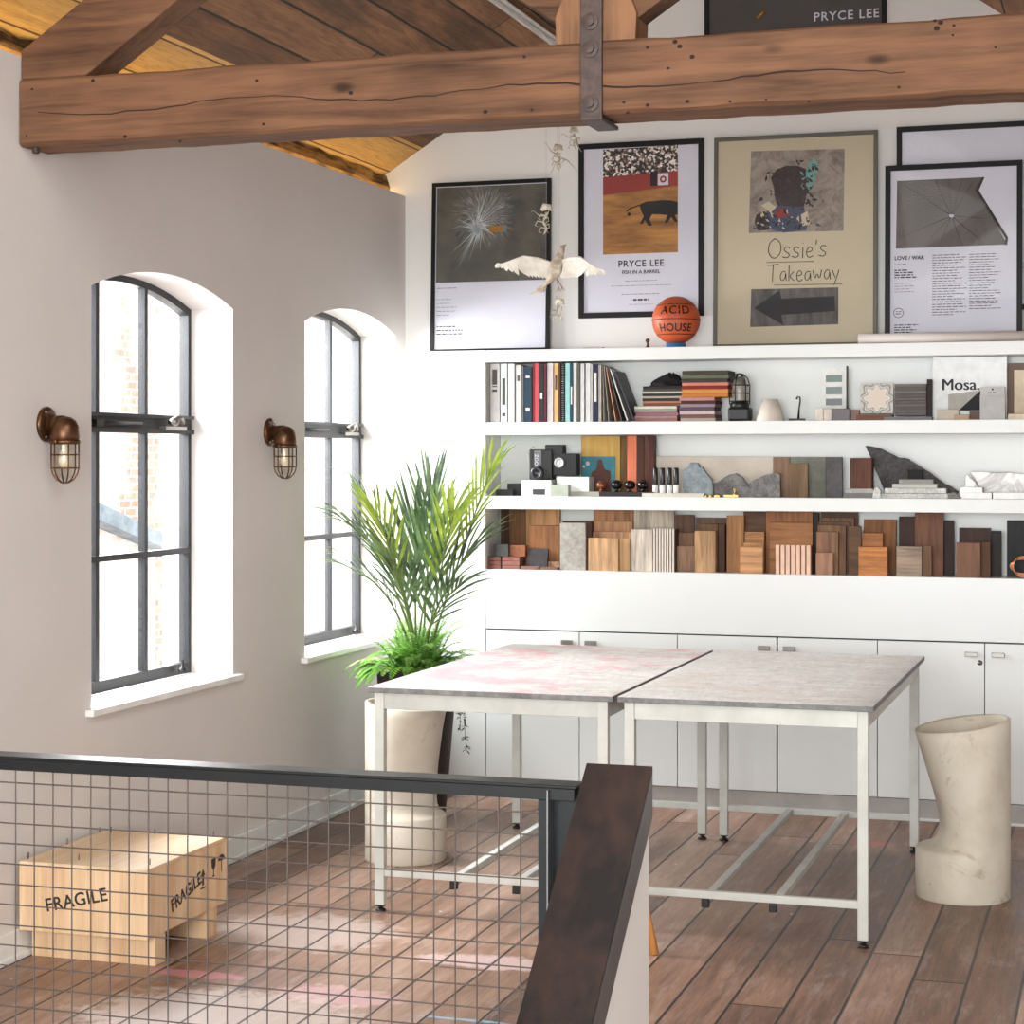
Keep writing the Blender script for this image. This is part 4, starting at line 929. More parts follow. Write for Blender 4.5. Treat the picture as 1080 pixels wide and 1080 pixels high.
# rocks
def rock(name, pts, Y, th, mt, label, cat='rock', z_low=z0, bev=.004, group='stone pieces on the middle shelf', Yofs=0):
    P = [onY(u, v, Y) for u, v in pts]; zl = min(p[1] for p in P)
    P = [(p[0], p[1] - zl + z_low) for p in P]
    rn = random.Random(int(pts[0][0])); Q = []
    for a, b in zip(P, P[1:] + P[:1]):
        Q.append(a)
        if abs(a[1] - z_low) > .004 or abs(b[1] - z_low) > .004:
            for t in (.33, .66): Q.append((a[0] + (b[0] - a[0]) * t + rn.uniform(-.003, .003), max(z_low, a[1] + (b[1] - a[1]) * t + rn.uniform(-.003, .003))))
    return single(MB().prism(Q, 'y', Y, Y + th), name, mt, label, cat, group, bevel=bev)
SLG = stone('grey_riven_slate', (150, 160, 164), (96, 106, 110), 30, .7, .8)
GRN = stone('grey_granite', (140, 138, 136), (78, 76, 76), 160, .8, .5)
rock('slate_piece', [(720.5, 520), (752, 520), (751, 502), (741, 489), (737, 488), (736, 484), (728, 484), (726, 488), (720.5, 491)], 9.57, .035, SLG, 'blue-grey riven slate piece with a chipped top, right of the bottles')
rock('granite_piece', [(752, 521), (797, 521), (788, 508), (783, 500), (776, 496), (768, 498), (758, 505), (752, 507)], 9.6, .03, GRN, 'peaked rough granite piece in the middle of the shelf')
rock('granite_piece', [(795, 522), (823, 522), (823, 498), (821, 496), (808, 498), (797, 503), (789, 508)], 9.575, .03, GRN, 'rough granite piece with a straight right edge')
BR_ = pm((210, 168, 96), .28, .85, 'brass')
for (u, w_, h_, lb) in [(744.5, .012, .010, 'tiny brass piece at the left of the brass row'), (749, .014, .012, 'small brass nut second in the brass row'), (756, .03, .012, 'flat brass plate in the brass row'), (771, .075, .014, 'long brass fitting at the right of the brass row')]:
    X = XY(u, 9.535); o = thing('brass_fitting', (X, 9.545, z0), lb, 'brass fitting', 'brass pieces on the middle shelf')
    part(MB().box(X - w_ / 2, X + w_ / 2, 9.53, 9.555, z0, z0 + h_), 'plate', BR_, o, .002)
    if w_ > .05: part(MB().lathe([(.011, 0), (.011, .004), (.005, .008), (.005, .018), (.009, .024), (.007, .032), (0, .034)], (X + .018, 9.543, z0 + h_), 14), 'knob', BR_, o)
    elif w_ > .02: part(MB().lathe([(.007, 0), (.005, .006), (0, .008)], (X, 9.543, z0 + h_), 12), 'knob', BR_, o)
G2 = 'sample boards on the middle shelf'
item('wood_sample', 816, 833, 482, 9.66, .02, wood('bw1', (138,108,84), (104,78,58), 'z'), 'brown board at the left of the grey sample boards', 'wood sample', z0, G2)
item('wood_sample', 832.5, 852, 489, 9.6, .02, wood('bw2', (128,102,74), (96,74,52), 'z'), 'shorter brown board in front of the grey-green one', 'wood sample', z0, G2)
item('stone_sample', 833.5, 871, 482, 9.66, .02, stone('grey_green_board', (124,124,112), (94,96,86), 20, .7, .1), 'grey-green board standing behind the shorter brown one', 'tile', z0, G2)
item('stone_sample', 871.2, 888, 482, 9.63, .03, stone('dark_grey_board', (92,90,90), (62,60,62), 30, .7, .1), 'dark grey board at the right of the sample boards', 'tile', z0, G2)
item('stone_slab', 891, 921, 520, 9.55, .1, pm((120,118,116), nm='slab'), 'grey slab, lower of two under the brown block', 'slab', z0)
item('stone_slab', 892, 921, 515.5, 9.552, .095, pm((168,166,162), nm='slab'), 'light grey slab, upper of two under the brown block', 'slab', z0 + .0205)
o = item('wood_block', 896.5, 919.5, 483, 9.56, .08, [wood('bw3', (96,56,38), (60,34,24), 'z')], 'dark brown wooden block standing on two grey slabs', 'block', z0 + .042)
SLB = stone('black_riven_slate', (92, 88, 88), (46, 44, 46), 60, .75, .8)
rock('slate_shard', [(935, 523.5), (1010, 519.5), (1011, 517), (990, 504), (962, 485), (957, 482), (948, 481), (930, 472), (925, 470.5), (912, 468.5), (916, 476), (926, 500)], 9.65, .02, SLB, 'big jagged dark slate shard leaning behind the pale slabs')
MARB = stone('speckled_marble', (214, 214, 208), (150, 150, 146), 90, .5, .1)
for (u0, u1, za, zb, mt, lb) in [(928, 1000, 0, .024, MARB, 'speckled marble slab, lowest of the pale slab pile'), (933, 998, .025, .049, MARB, 'speckled marble slab, second in the pale slab pile'), (941, 988, .050, .07, pm((196,198,190), nm='slab'), 'pale green-grey slab, third in the pale slab pile'), (948, 984, .071, .092, pm((150,150,146), nm='slab'), 'grey slab on top of the pale slab pile')]:
    item('stone_slab', u0, u1, 0, 9.555, .08, mt, lb, 'slab', z0 + za, 'pale slab pile', ztop=z0 + zb)
item('dark_block', 957.5, 972.5, 0, 9.58, .05, pm((24,20,22), nm='blk'), 'small black block on top of the pale slab pile', 'block', z0 + .093, ztop=z0 + .138)
rock('stone_chip', [(920, 524), (929, 524), (929, 516), (926, 512), (922, 514)], 9.54, .03, MARB, 'small pale stone chip left of the slab pile')
rock('stone_chip', [(1000, 524), (1014, 524), (1012, 520), (1006, 517), (1001, 518)], 9.545, .03, GRN, 'small grey stone chip right of the slab pile')
MV = NT('veined_marble'); v = MV.obj((1, 1, 1)); f = MV.noise(v, 4, 3, .5, 1.2)
MV.col(MV.ramp(f, [(.42, (212, 208, 204)), (.49, (150, 140, 132)), (.53, (206, 202, 198)), (.7, (222, 219, 216))])); MV.set(Roughness=.25); MV = MV.mat
rock('marble_sample', [(1017, 518), (1040, 518), (1034, 508), (1026, 498), (1020, 492), (1018, 494)], 9.62, .02, MV, 'small triangular veined marble piece at the right')
rock('marble_sample', [(1036, 519), (1082, 519), (1082, 493), (1064, 491), (1022, 491), (1030, 502)], 9.65, .02, MV, 'large white veined marble piece at the right end of the shelf')
item('marble_slab', 1012, 1046, 519.5, 9.55, .09, pm((222,220,216), .3, nm='slab'), 'flat white marble slab, left of two at the right end', 'slab', z0)
item('marble_slab', 1013, 1036, 514, 9.555, .05, pm((232,230,226), .3, nm='slab'), 'small white slab on the left flat marble slab', 'slab', z0 + .0235)
item('marble_slab', 1047, 1085, 519.5, 9.55, .09, pm((224,222,218), .3, nm='slab'), 'flat white marble slab, right of two at the right end', 'slab', z0)

# ---------------------------------------------------------------- shelf 3 : wood and brick samples
z0 = PT
def wm(c, k=.68, ax='z', nm=None): return wood('timber_%02x%02x%02x%s' % (c + (ax,)), c, tuple(int(x * k) for x in c), ax, .55, 34)
GW = 'timber samples on the bottom shelf'
L = [9.53, 9.565, 9.60, 9.635, 9.67, 9.705]
TOP = S3b - .003
W = [ # u0,u1,vtop,layer,th,colour,label
 (528,537,536,5,.03,(74,48,34),'z','tall very dark board at the left end'),
 (537,555,536,5,.03,(128,90,60),'z','tall mid-brown board left of the pale pine one'),
 (555,590,536,5,.03,(196,146,98),'z','tall pale pine board at the left'),
 (558.5,590,554.5,3,.05,(158,106,68),'z','ginger-brown board in front of the pale pine one'),
 (626,668,537,4,.03,(176,126,88),'z','wide tall oak board behind the left oak group'),
 (626,667,550,3,.03,(190,140,102),'z','oak board one step lower in the left oak group'),
 (624.5,666,561,2,.03,(200,152,112),'z','oak board behind the two front ones of the left oak group'),
 (652.5,664.5,568,1,.03,(204,162,116),'z','narrow pale oak board right of the front one'),
 (620.5,652,567.5,0,.03,(214,170,126),'z','front pale oak board of the left oak group'),
 (668.5,711,537,4,.02,(204,190,172),'z','tall cream-grey board behind the ribbed stack'),
 (665.5,688,558.5,1,.05,(226,212,196),'z','cream board left of the ribbed stack'),
 (712,732,543,4,.02,(98,66,50),'z','small dark walnut board right of the ribbed stack'),
 (712,733,562,3,.02,(142,106,80),'z','brown board second in the stepped walnut group'),
 (712.5,732,576,2,.02,(168,130,104),'z','pinkish brown board in front of the stepped walnut group'),
 (734,769,546,5,.02,(122,96,74),'z','wide grey-brown board at the back, centre left'),
 (736,757,552.5,3,.03,(118,84,58),'z','brown board behind the smooth honey one'),
 (757.5,764.5,553,3,.04,(84,58,42),'z','narrow dark board right of the honey one'),
 (732.5,754.5,560,1,.03,(206,162,118),'z','smooth honey-coloured board, centre left'),
 (784,808,540,5,.02,(118,84,60),'x','dark tan board at the back behind the pine blocks'),
 (766.5,784.5,544,3,.03,(176,126,80),'z','tall pine board with a knot, left of the pine blocks'),
 (785.5,806,561,3,.02,(182,130,84),'x','pine board, highest of the stepped pine blocks'),
 (784.5,805.5,572.5,2,.02,(196,146,98),'x','pine board in the middle of the stepped pine blocks'),
 (780.5,804.5,577,0,.04,(204,152,106),'x','knotty pine block at the front of the stepped ones'),
 (808,857,539,4,.03,(158,106,66),'z','widest tall brown board in the middle of the shelf'),
 (811.5,857,551,3,.03,(172,118,74),'x','brown board one step in front of the widest one'),
 (857.5,863.5,541,4,.03,(52,34,26),'z','narrow black-brown strip standing in for the shaded gap right of the widest board'),  # dark strip painted in for the shadowed gap between boards
 (866,905,540.5,5,.02,(100,70,50),'z','back board of the nested brown group'),
 (865,901,546,4,.02,(128,92,66),'z','second board from the back in the nested brown group'),
 (863.5,896,550.5,3,.02,(112,80,58),'z','third board from the back in the nested brown group'),
 (862.5,892,554,2,.02,(136,98,70),'z','fourth board from the back in the nested brown group'),
 (861,884,561,1,.02,(146,106,78),'z','fifth board from the back in the nested brown group'),
 (860.5,878.5,583,0,.02,(168,126,100),'z','smallest front block of the nested brown group'),
 (895,908,555,1,.02,(98,72,48),'x','dark coarse-grained board right of the nested group'),
 (911,945,548,4,.03,(142,92,50),'z','tall ginger board behind the orange oak block'),
 (909,931,562.5,2,.03,(186,122,74),'x','light ginger board behind the orange oak block'),
 (905.5,936,577,0,.04,(204,132,74),'x','orange oak block with wavy grain at the front'),
 (948,967,545,4,.03,(66,38,28),'z','very dark red board left of the tall walnut'),
 (965,995,540.5,3,.03,(126,84,60),'z','tall walnut board with a cathedral grain'),
 (995.5,1006,549,4,.03,(54,34,28),'z','black-brown board right of the tall walnut'),
 (972.5,982.5,576,1,.03,(126,92,68),'z','narrow brown board right of the weathered block'),
 (945.5,972,576.5,0,.04,(168,146,126),'x','weathered grey-brown block with a pale top'),
 (1011.5,1045,557,4,.03,(74,48,38),'z','dark board at the back, second group from the right end'),
 (1034.5,1044.5,572,1,.04,(106,68,42),'z','narrow dark side board right of the red-brown board'),
 (1008.5,1034,572.5,0,.04,(132,92,70),'z','red-brown board at the front near the right end'),
 (1045.5,1056,560,3,.03,(40,32,32),'z','narrow black board near the right end'),
 (1062,1090,549,4,.03,(34,34,38),'z','black panel at the right end of the bottom shelf'),
]
for (u0, u1, v, ly, th, c, ax_, lb) in W:
    Y = L[ly]
    zt = min(ZY((u0 + u1) / 2, v, Y), TOP)
    item('timber_sample', u0, u1, v, Y, th, wm(c, .7, ax_), lb, 'wood sample', z0, GW, ztop=zt, bev=.001)
# weathered concrete-look board
item('timber_sample', 590.5, 617.5, 551.5, 9.55, .02, stone('grey_weathered_board', (176,170,162), (132,126,120), 40, .8, .2), 'grey weathered board with a dark edge', 'wood sample', z0, GW)
item('timber_sample', 593, 624, 549.5, 9.575, .04, wm((78, 52, 38)), 'dark board right behind the grey weathered one', 'wood sample', z0, GW)
# ribbed stacks
Y = 9.55; x0, x1 = XY(689, Y), XY(712, Y); n = 8; dx = (x1 - x0) / n
ords = ['first', 'second', 'third', 'fourth', 'fifth', 'sixth', 'seventh', 'eighth']
for k in range(n):
    o = thing('veneer_sheet', (x0 + dx * k, Y, z0), '%s cream sheet from the left in the ribbed stack' % ords[k], 'veneer sheet', 'sheets in the ribbed cream stack')
    zt = ZY(700, 557.5, Y)
    part(MB().box(x0 + dx * k, x0 + dx * (k + .62), Y, Y + .09, z0, zt), 'face', pm((222, 212, 200), nm='veneer'), o)
    part(MB().box(x0 + dx * (k + .62), x0 + dx * (k + .97), Y + .004, Y + .09, z0, zt - .002), 'core', pm((74, 58, 48), nm='veneer'), o)
Y = 9.54; x0, x1 = XY(818, Y), XY(856, Y); n = 7; dx = (x1 - x0) / n
for k in range(n):
    o = thing('veneer_sheet', (x0 + dx * k, Y, z0), '%s pinkish strip from the left in the striped block' % ords[k], 'veneer sheet', 'strips in the striped pink block')
    zt = ZY(836, 575, Y)
    part(MB().box(x0 + dx * k, x0 + dx * (k + .74), Y, Y + .05, z0, zt), 'face', pm((232, 196, 170), nm='veneer'), o)
    part(MB().box(x0 + dx * (k + .74), x0 + dx * (k + .98), Y + .004, Y + .05, z0, zt - .002), 'core', pm((120, 74, 50), nm='veneer'), o)
# bricks at left
def brk(name, u0, u1, Y, th, za, zb, c, lb, cat='brick', tilt=0, lean=0, nl=1, gr='brick and tile samples at the left of the bottom shelf'):
    x0, x1 = XY(u0, Y), XY(u1, Y)
    return_ = single(MB().box(x0, x1, Y, Y + th, za, zb), name, stone('brick_%02x%02x%02x' % c, c, tuple(int(x * .72) for x in c), 60, .85, .3), lb, cat, gr, bevel=.0015)
    return_.rotation_euler.z = tilt; return_.rotation_euler.x = -lean
    return return_
hh = .0215
for i, nmn in enumerate(['bottom', 'middle', 'top']):
    brk('brick_slip', 513.6, 528, 9.545, .07, z0 + i * hh, z0 + i * hh + hh - .0015, (150 - 8 * i, 92, 80), '%s red brick slip of the leftmost little pile' % nmn)
for i, nmn in enumerate(['bottom', 'middle', 'top']):
    brk('brick_slip', 529.5, 548, 9.54, .07, z0 + i * hh, z0 + i * hh + hh - .0015, (142 + 6 * i, 96, 84), '%s brick slip of the second little pile from the left' % nmn)
brk('stone_cube', 520.5, 536, 9.56, .05, z0 + 3 * hh, z0 + 3 * hh + .062, (92, 92, 92), 'small grey stone cube on the red brick slips', 'stone')
brk('clay_tile', 537.5, 554, 9.575, .04, z0 + 3 * hh - .001 + .001, z0 + 3 * hh + .058, (156, 96, 66), 'orange-brown clay tile on the second brick pile', 'tile')
brk('slate_tile', 556, 577, 9.57, .015, z0 + .012, z0 + .107, (66, 62, 64), 'dark slate tile leaning in front of the ginger board', 'tile', lean=.25)
brk('brick_slip', 549.5, 568, 9.525, .05, z0, z0 + .017, (140, 98, 84), 'flat brick slip lying before the slate tile')
brk('brick_slip', 569, 588, 9.53, .045, z0, z0 + .014, (132, 96, 82), 'thin brick slip lying left of the grey weathered board')
brk('clay_tile', 577.5, 590, 9.59, .02, z0, z0 + .04, (170, 130, 100), 'small tan tile right of the leaning slate tile', 'tile')
X = XY(1079, 9.56); m = MB()
for k in range(5): m.tube([(X + (.045 + .004 * k) * math.cos(t * math.pi / 10), 9.56 + .006 * k - .01, z0 + .056 + (.05 - .004 * k) * math.sin(t * math.pi / 10)) for t in range(20)], .0028, 6, closed=True)
single(m, 'wire_coil', pm((196, 128, 92), .3, .8, 'copper'), 'coil of copper wire at the right end of the bottom shelf', 'wire')

# ================================================================== WALL LAMPS
BRZ = stone('aged_bronze', (118, 82, 56), (60, 40, 28), 20, .35, .1)
BRZ.node_tree.nodes['Principled BSDF'].inputs['Metallic'].default_value = .75
LG = thinglass('lamp_jar_glass', .1, (.95, .94, .9, 1))
def wall_lamp(y, z, label):
    o = thing('bulkhead_lamp', (XL, y, z), label, 'wall lamp', 'bronze caged wall lamps')
    Rx = Matrix.Rotation(math.pi / 2, 3, 'Y')
    part(MB().lathe([(0, 0), (.066, 0), (.068, .008), (.062, .016), (.045, .022), (.04, .02), (.03, .03)], (XL, y, z + .03), 32, Rx), 'wall_plate', BRZ, o)
    sc_ = MB()
    for a in (0, 2.1, 4.2): sc_.ball((XL + .018, y + .054 * math.cos(a), z + .03 + .054 * math.sin(a)), .006, 8, 6)
    part(sc_, 'screw', CHROME, o)
    cx = XL + .083
    nk = MB().tube([(XL + .015, y, z + .025), (XL + .045, y, z + .027), (XL + .07, y, z + .022)], [.033, .036, .042], 20)
    nk.lathe([(.052, -.03), (.056, -.022), (.055, .0), (.052, .022), (.042, .043), (.024, .056), (0, .061)], (cx, y, z), 28)
    part(nk, 'head', BRZ, o)
    part(MB().lathe([(.05, -.045), (.058, -.044), (.060, -.036), (.058, -.03), (.052, -.028)], (cx, y, z), 28), 'collar', BRZ, o)
    part(MB().box(cx - .006, cx + .006, y - .075, y - .05, z - .04, z - .028), 'clasp', BRZ, o, .002)
    part(MB().lathe([(.042, -.04), (.044, -.06), (.044, -.13), (.038, -.155), (.022, -.172), (0, -.178)], (cx, y, z), 28), 'glass', LG, o)
    part(MB().lathe([(.014, -.04), (.014, -.065), (.02, -.075), (.027, -.1), (.024, -.12), (.012, -.134), (0, -.137)], (cx, y, z), 20), 'bulb', pm((236, 222, 196), .3, nm='bulb'), o)
    cg = MB(); R = .053
    for k in range(6):
        a = math.pi * 2 * k / 6 + .25; ca, sa = math.cos(a), math.sin(a)
        cg.tube([(cx + r * ca, y + r * sa, z + h) for r, h in ((R, -.04), (R, -.135), (.047, -.158), (.033, -.178), (.015, -.189), (0, -.191))], .0032, 6)
    for h in (-.085, -.135): cg.tube([(cx + R * math.cos(t * math.pi / 14), y + R * math.sin(t * math.pi / 14), z + h) for t in range(28)], .0032, 6, closed=True)
    part(cg, 'cage', BRZ, o)
    o.scale = (.95, .95, .95)
ya, za = onX(44, 452, XL); wall_lamp(6.145, 1.842, 'bronze caged wall lamp to the left of the nearer arched window')
yb_, zb_ = onX(284, 455, XL); wall_lamp(8.055, 1.838, 'bronze caged wall lamp between the two arched windows')

# ================================================================== WORK TABLES
TSTEEL = paint('off_white_steel', (206, 207, 200), .45, .1, var=.04, scale=8)
EDGE = stone('scuffed_grey_edge', (142, 142, 140), (92, 92, 92), 25, .6, .2)
def topmat(name, pink):
    m = NT(name); tc = m.n('ShaderNodeTexCoord').outputs['Object']
    a = m.noise(m.n('ShaderNodeVectorMath', {0: tc, 1: (1, 2.6, 1)}, operation='MULTIPLY').outputs[0], 5, 9, .75, 1.4)
    b = m.noise(tc, 2.2, 5, .7, .5); c = m.noise(m.n('ShaderNodeVectorMath', {0: tc, 1: (1, 6, 1)}, operation='MULTIPLY').outputs[0], 9, 6, .8, 2.2)
    col = m.ramp(a, [(.3, (186, 182, 176)), (.45, (224, 221, 216)), (.6, (238, 236, 232))])
    w_ = m.n('ShaderNodeTexWave', {'Vector': tc, 'Scale': 1.1, 'Distortion': 9, 'Detail': 4, 'Detail Scale': 1.4}, wave_type='BANDS').outputs['Fac']
    c2 = m.noise(m.n('ShaderNodeVectorMath', {0: tc, 1: (3.2, 1, 1)}, operation='MULTIPLY').outputs[0], 4, 8, .78, 1.2)
    sc = m.mix(.5, m.ramp(c, [(.47, (0, 0, 0, 1)), (.5, (1, 1, 1, 1)), (.53, (0, 0, 0, 1))]), m.ramp(c2, [(.46, (0, 0, 0, 1)), (.5, (1, 1, 1, 1)), (.535, (0, 0, 0, 1))]))
    col = m.mix(m.math('MULTIPLY', sc, .5 if pink else .5), col, (96, 92, 88))
    ln = m.noise(m.n('ShaderNodeVectorMath', {0: tc, 1: (9, 1.1, 1)}, operation='MULTIPLY').outputs[0], 4, 7, .8, .8); col = m.mix(m.math('MULTIPLY', m.ramp(ln, [(.60, (0, 0, 0, 1)), (.66, (1, 1, 1, 1))]), .28), col, (130, 124, 118))
    gm = m.n('ShaderNodeSeparateXYZ', {0: tc}).outputs[0]
    if pink:
        pk = m.math('MULTIPLY', m.ramp(b, [(.5, (0, 0, 0, 1)), (.58, (1, 1, 1, 1))]), .6); col = m.mix(pk, col, (230, 140, 158))
        gy = m.ramp(m.noise(tc, 3.1, 4, .6), [(.6, (0, 0, 0, 1)), (.68, (1, 1, 1, 1))]); col = m.mix(m.math('MULTIPLY', gy, .4), col, (150, 145, 140))
    else:
        # darker scuffs gather near the right-hand edge
        e = m.ramp(m.math('ADD', gm, m.math('MULTIPLY', b, .25)), [(.42, (0, 0, 0, 1)), (.62, (1, 1, 1, 1))]); col = m.mix(m.math('MULTIPLY', e, .5), col, (120, 116, 110))
        col = m.mix(m.math('MULTIPLY', m.ramp(b, [(.55, (0, 0, 0, 1)), (.62, (1, 1, 1, 1))]), .22), col, (206, 176, 150))
    m.col(col); m.set(Roughness=.38); m.bump(a, .1, .001); return m.mat
def table(x0, x1, label, pink):
    y0, y1, zt = 6.965, 8.80, .867
    o = thing('work_table', ((x0 + x1) / 2, (y0 + y1) / 2, 0), label, 'table', 'steel-framed work tables')
    tp = MB(); tp.box(x0, x1, y0, y1, zt - .021, zt - .001); t = part(tp, 'tabletop', EDGE, o, .002)
    tp = MB(); tp.box(x0 + .001, x1 - .001, y0 + .001, y1 - .001, zt - .0012, zt); part(tp, 'painted_surface', topmat('paint_stained_top_pink' if pink else 'scuffed_top', pink), t)
    a, b, c, d = x0 + .022, x1 - .022, y0 + .015, y1 - .02; w_ = .038
    fz0, fz1 = zt - .084, zt - .0215
    part(MB().box(a + w_, b - w_, c + .004, c + .03, fz0, fz1), 'apron', TSTEEL, o, .002)
    part(MB().box(a + w_, b - w_, d - .03, d - .004, fz0, fz1), 'apron', TSTEEL, o, .002)
    part(MB().box(a + .004, a + .03, c + w_, d - w_, fz0, fz1), 'apron', TSTEEL, o, .002)
    part(MB().box(b - .03, b - .004, c + w_, d - w_, fz0, fz1), 'apron', TSTEEL, o, .002)
    for (x, y) in ((a, c), (b - w_, c), (a, d - w_), (b - w_, d - w_)):
        lg = part(MB().box(x, x + w_, y, y + w_, .026, fz1), 'leg', TSTEEL, o, .002)
        part(MB().lathe([(0, 0), (.02, 0), (.021, .006), (.012, .012), (.008, .014), (.008, .02), (.017, .02), (.018, .027), (0, .027)], (x + w_ / 2, y + w_ / 2, 0), 16), 'foot', BLK, lg)
    zr0, zr1 = .137, .165
    part(MB().box(a + w_, b - w_, c + .006, c + .032, zr0, zr1), 'stretcher', TSTEEL, o, .002)
    part(MB().box(a + w_, b - w_, d - .032, d - .006, zr0, zr1), 'stretcher', TSTEEL, o, .002)
    for xx in ((x0 + x1) / 2 - .125, (x0 + x1) / 2 + .125):
        s = part(MB().box(xx - .015, xx + .015, c + .032, d - .032, zr0 + .002, zr1), 'stretcher', TSTEEL, o, .002)
        part(MB().box(xx - .034, xx - .006, c + .004, c + .03, zr0 - .033, zr0), 'rubber_block', BLK, s, .003)
table(-2.785, -1.812, 'work table with a white top stained pink, the left of the pair', True)
table(-1.792, -.853, 'work table with a grey scuffed top, the right of the pair', False)

# ================================================================== CONCRETE STOOLS
def concrete(name):
    m = NT(name); v = m.obj(); f = m.noise(v, 3, 6, .6); g = m.noise(v, 30, 4)
    col = m.ramp(f, [(.3, (186, 176, 158)), (.5, (208, 199, 182)), (.72, (216, 209, 196))])
    vo = m.n('ShaderNodeTexVoronoi', {'Vector': v, 'Scale': 9, 'Randomness': 1}).outputs['Distance']
    col = m.mix(m.math('MULTIPLY', m.ramp(vo, [(.02, (1, 1, 1, 1)), (.07, (0, 0, 0, 1))]), .6), col, (130, 112, 84))
    st = m.ramp(m.noise(v, 6, 7, .75, 1), [(.58, (0, 0, 0, 1)), (.68, (1, 1, 1, 1))]); col = m.mix(m.math('MULTIPLY', st, .5), col, (142, 120, 88))
    m.col(col); m.set(Roughness=.6); m.bump(g, .15, .002); return m.mat
CONC = concrete('cast_concrete')
def stool(x, y, R, ht, notch, tiltdir, tilt, label, dmax=.56):
    n = 64; cut = [(0, 0), (.006, 0), (.19, 0), (.198, .06), (.205, .22), (.215, .38), (.23, .48), (.26, .545), (.29, .56), (.33, .53), (.38, .455), (.43, .38), (.5, .27), (.57, .165), (.63, .07), (ht, -.01)]
    m = MB(); rg = []
    for i, (z, d) in enumerate(cut):
        ring = []
        for k in range(n):
            a = 2 * math.pi * k / n; dl = math.cos(a - notch)
            w_ = max(0, (dl + .25) / 1.25) ** 1.15 if d >= 0 else max(0, dl)
            r = R * (1 - (.012 if i == 0 else 0)) * (1 - d * dmax / .56 * w_)
            zz_ = z
            if z > .23: zz_ = z + tilt * math.cos(a - tiltdir) * ((z - .23) / (ht - .23)) ** 1.5
            ring.append((x + r * math.cos(a), y + r * math.sin(a), zz_))
        rg.append(ring)
    def inset(ring, dr, dz): return [(x + (p[0] - x) * (1 - dr / R), y + (p[1] - y) * (1 - dr / R), p[2] + dz) for p in ring]
    top = rg[-1]
    rg += [inset(top, .006, .004), inset(top, .018, .003), inset(top, .026, -.006), inset(top, .032, -.05), inset(top, .05, -.12), inset(top, R * .5, -.16), inset(top, R * .98, -.165)]
    m.rings(rg)
    return single(m, 'concrete_stool', CONC, label, 'stool', 'cast concrete tube stools', loc=(x, y, 0))
stool(-.62, 7.94, .186, .685, math.radians(197), math.radians(20), .028, 'off-white concrete tube stool with a bite cut out, right of the tables')
stool(-3.0, 7.95, .178, .672, math.radians(-32), math.radians(180), .016, 'off-white concrete tube stool behind the left table leg', .50)

# ================================================================== PLANTS
px, py = -3.30, 8.90
POTM = paint('dark_brown_planter', (52, 42, 38), .6, var=.1)
single(MB().lathe([(0, 0), (.135, 0), (.14, .01), (.2, .735), (.203, .745), (.19, .745), (.185, .70), (0, .70)], (px, py, 0), 40), 'planter', POTM, 'tall dark tapered planter behind the left concrete stool', 'planter')
def leafm(name, c1, c2):
    m = NT(name); v = m.obj(); f = m.noise(v, 9, 3); m.col(m.ramp(f, [(.35, c2), (.65, c1)])); m.set(Roughness=.45)
    m.b.inputs['Subsurface Weight'].default_value = 0
    t = m.t; tl = m.n('ShaderNodeBsdfTranslucent'); mx = m.n('ShaderNodeMixShader', {0: .3}); 
    src = m.b.inputs['Base Color'].links[0].from_socket; t.links.new(src, tl.inputs[0])
    t.links.new(m.b.outputs[0], mx.inputs[1]); t.links.new(tl.outputs[0], mx.inputs[2]); t.links.new(mx.outputs[0], t.nodes['Material Output'].inputs[0]); return m.mat
PG = leafm('palm_leaf_green', (116, 142, 96), (50, 70, 48)); PY = leafm('palm_leaf_fresh', (160, 178, 74), (96, 122, 44))
FG = leafm('fern_green', (156, 208, 92), (84, 140, 48)); FG2 = leafm('fern_pale_green', (190, 222, 140), (120, 176, 74)); STM = pm((112, 130, 70), .5, nm='stem')
def blade(mb, p0, d, up, L, w_, droop, n=5):
    d = Vector(d).normalized(); side = d.cross(Vector(up)).normalized(); nrm = side.cross(d).normalized()
    c = Vector(p0); vs = []; cd_ = d.copy()
    for i in range(n + 1):
        f = i / n; ww = w_ * (math.sin(math.pi * min(1, f * .85 + .12)) ** .8) * (1 if i < n else .02)
        vs += [tuple(c - side * ww / 2 + nrm * ww * .22), tuple(c), tuple(c + side * ww / 2 + nrm * ww * .22)]
        cd_ = (cd_ + Vector((0, 0, -droop / n * (.3 + 1.4 * f)))).normalized(); c = c + cd_ * L / n
    fs = []
    for i in range(n):
        a = i * 3; fs += [(a, a + 1, a + 4, a + 3), (a + 1, a + 2, a + 5, a + 4)]
    mb._a(vs, fs, True)
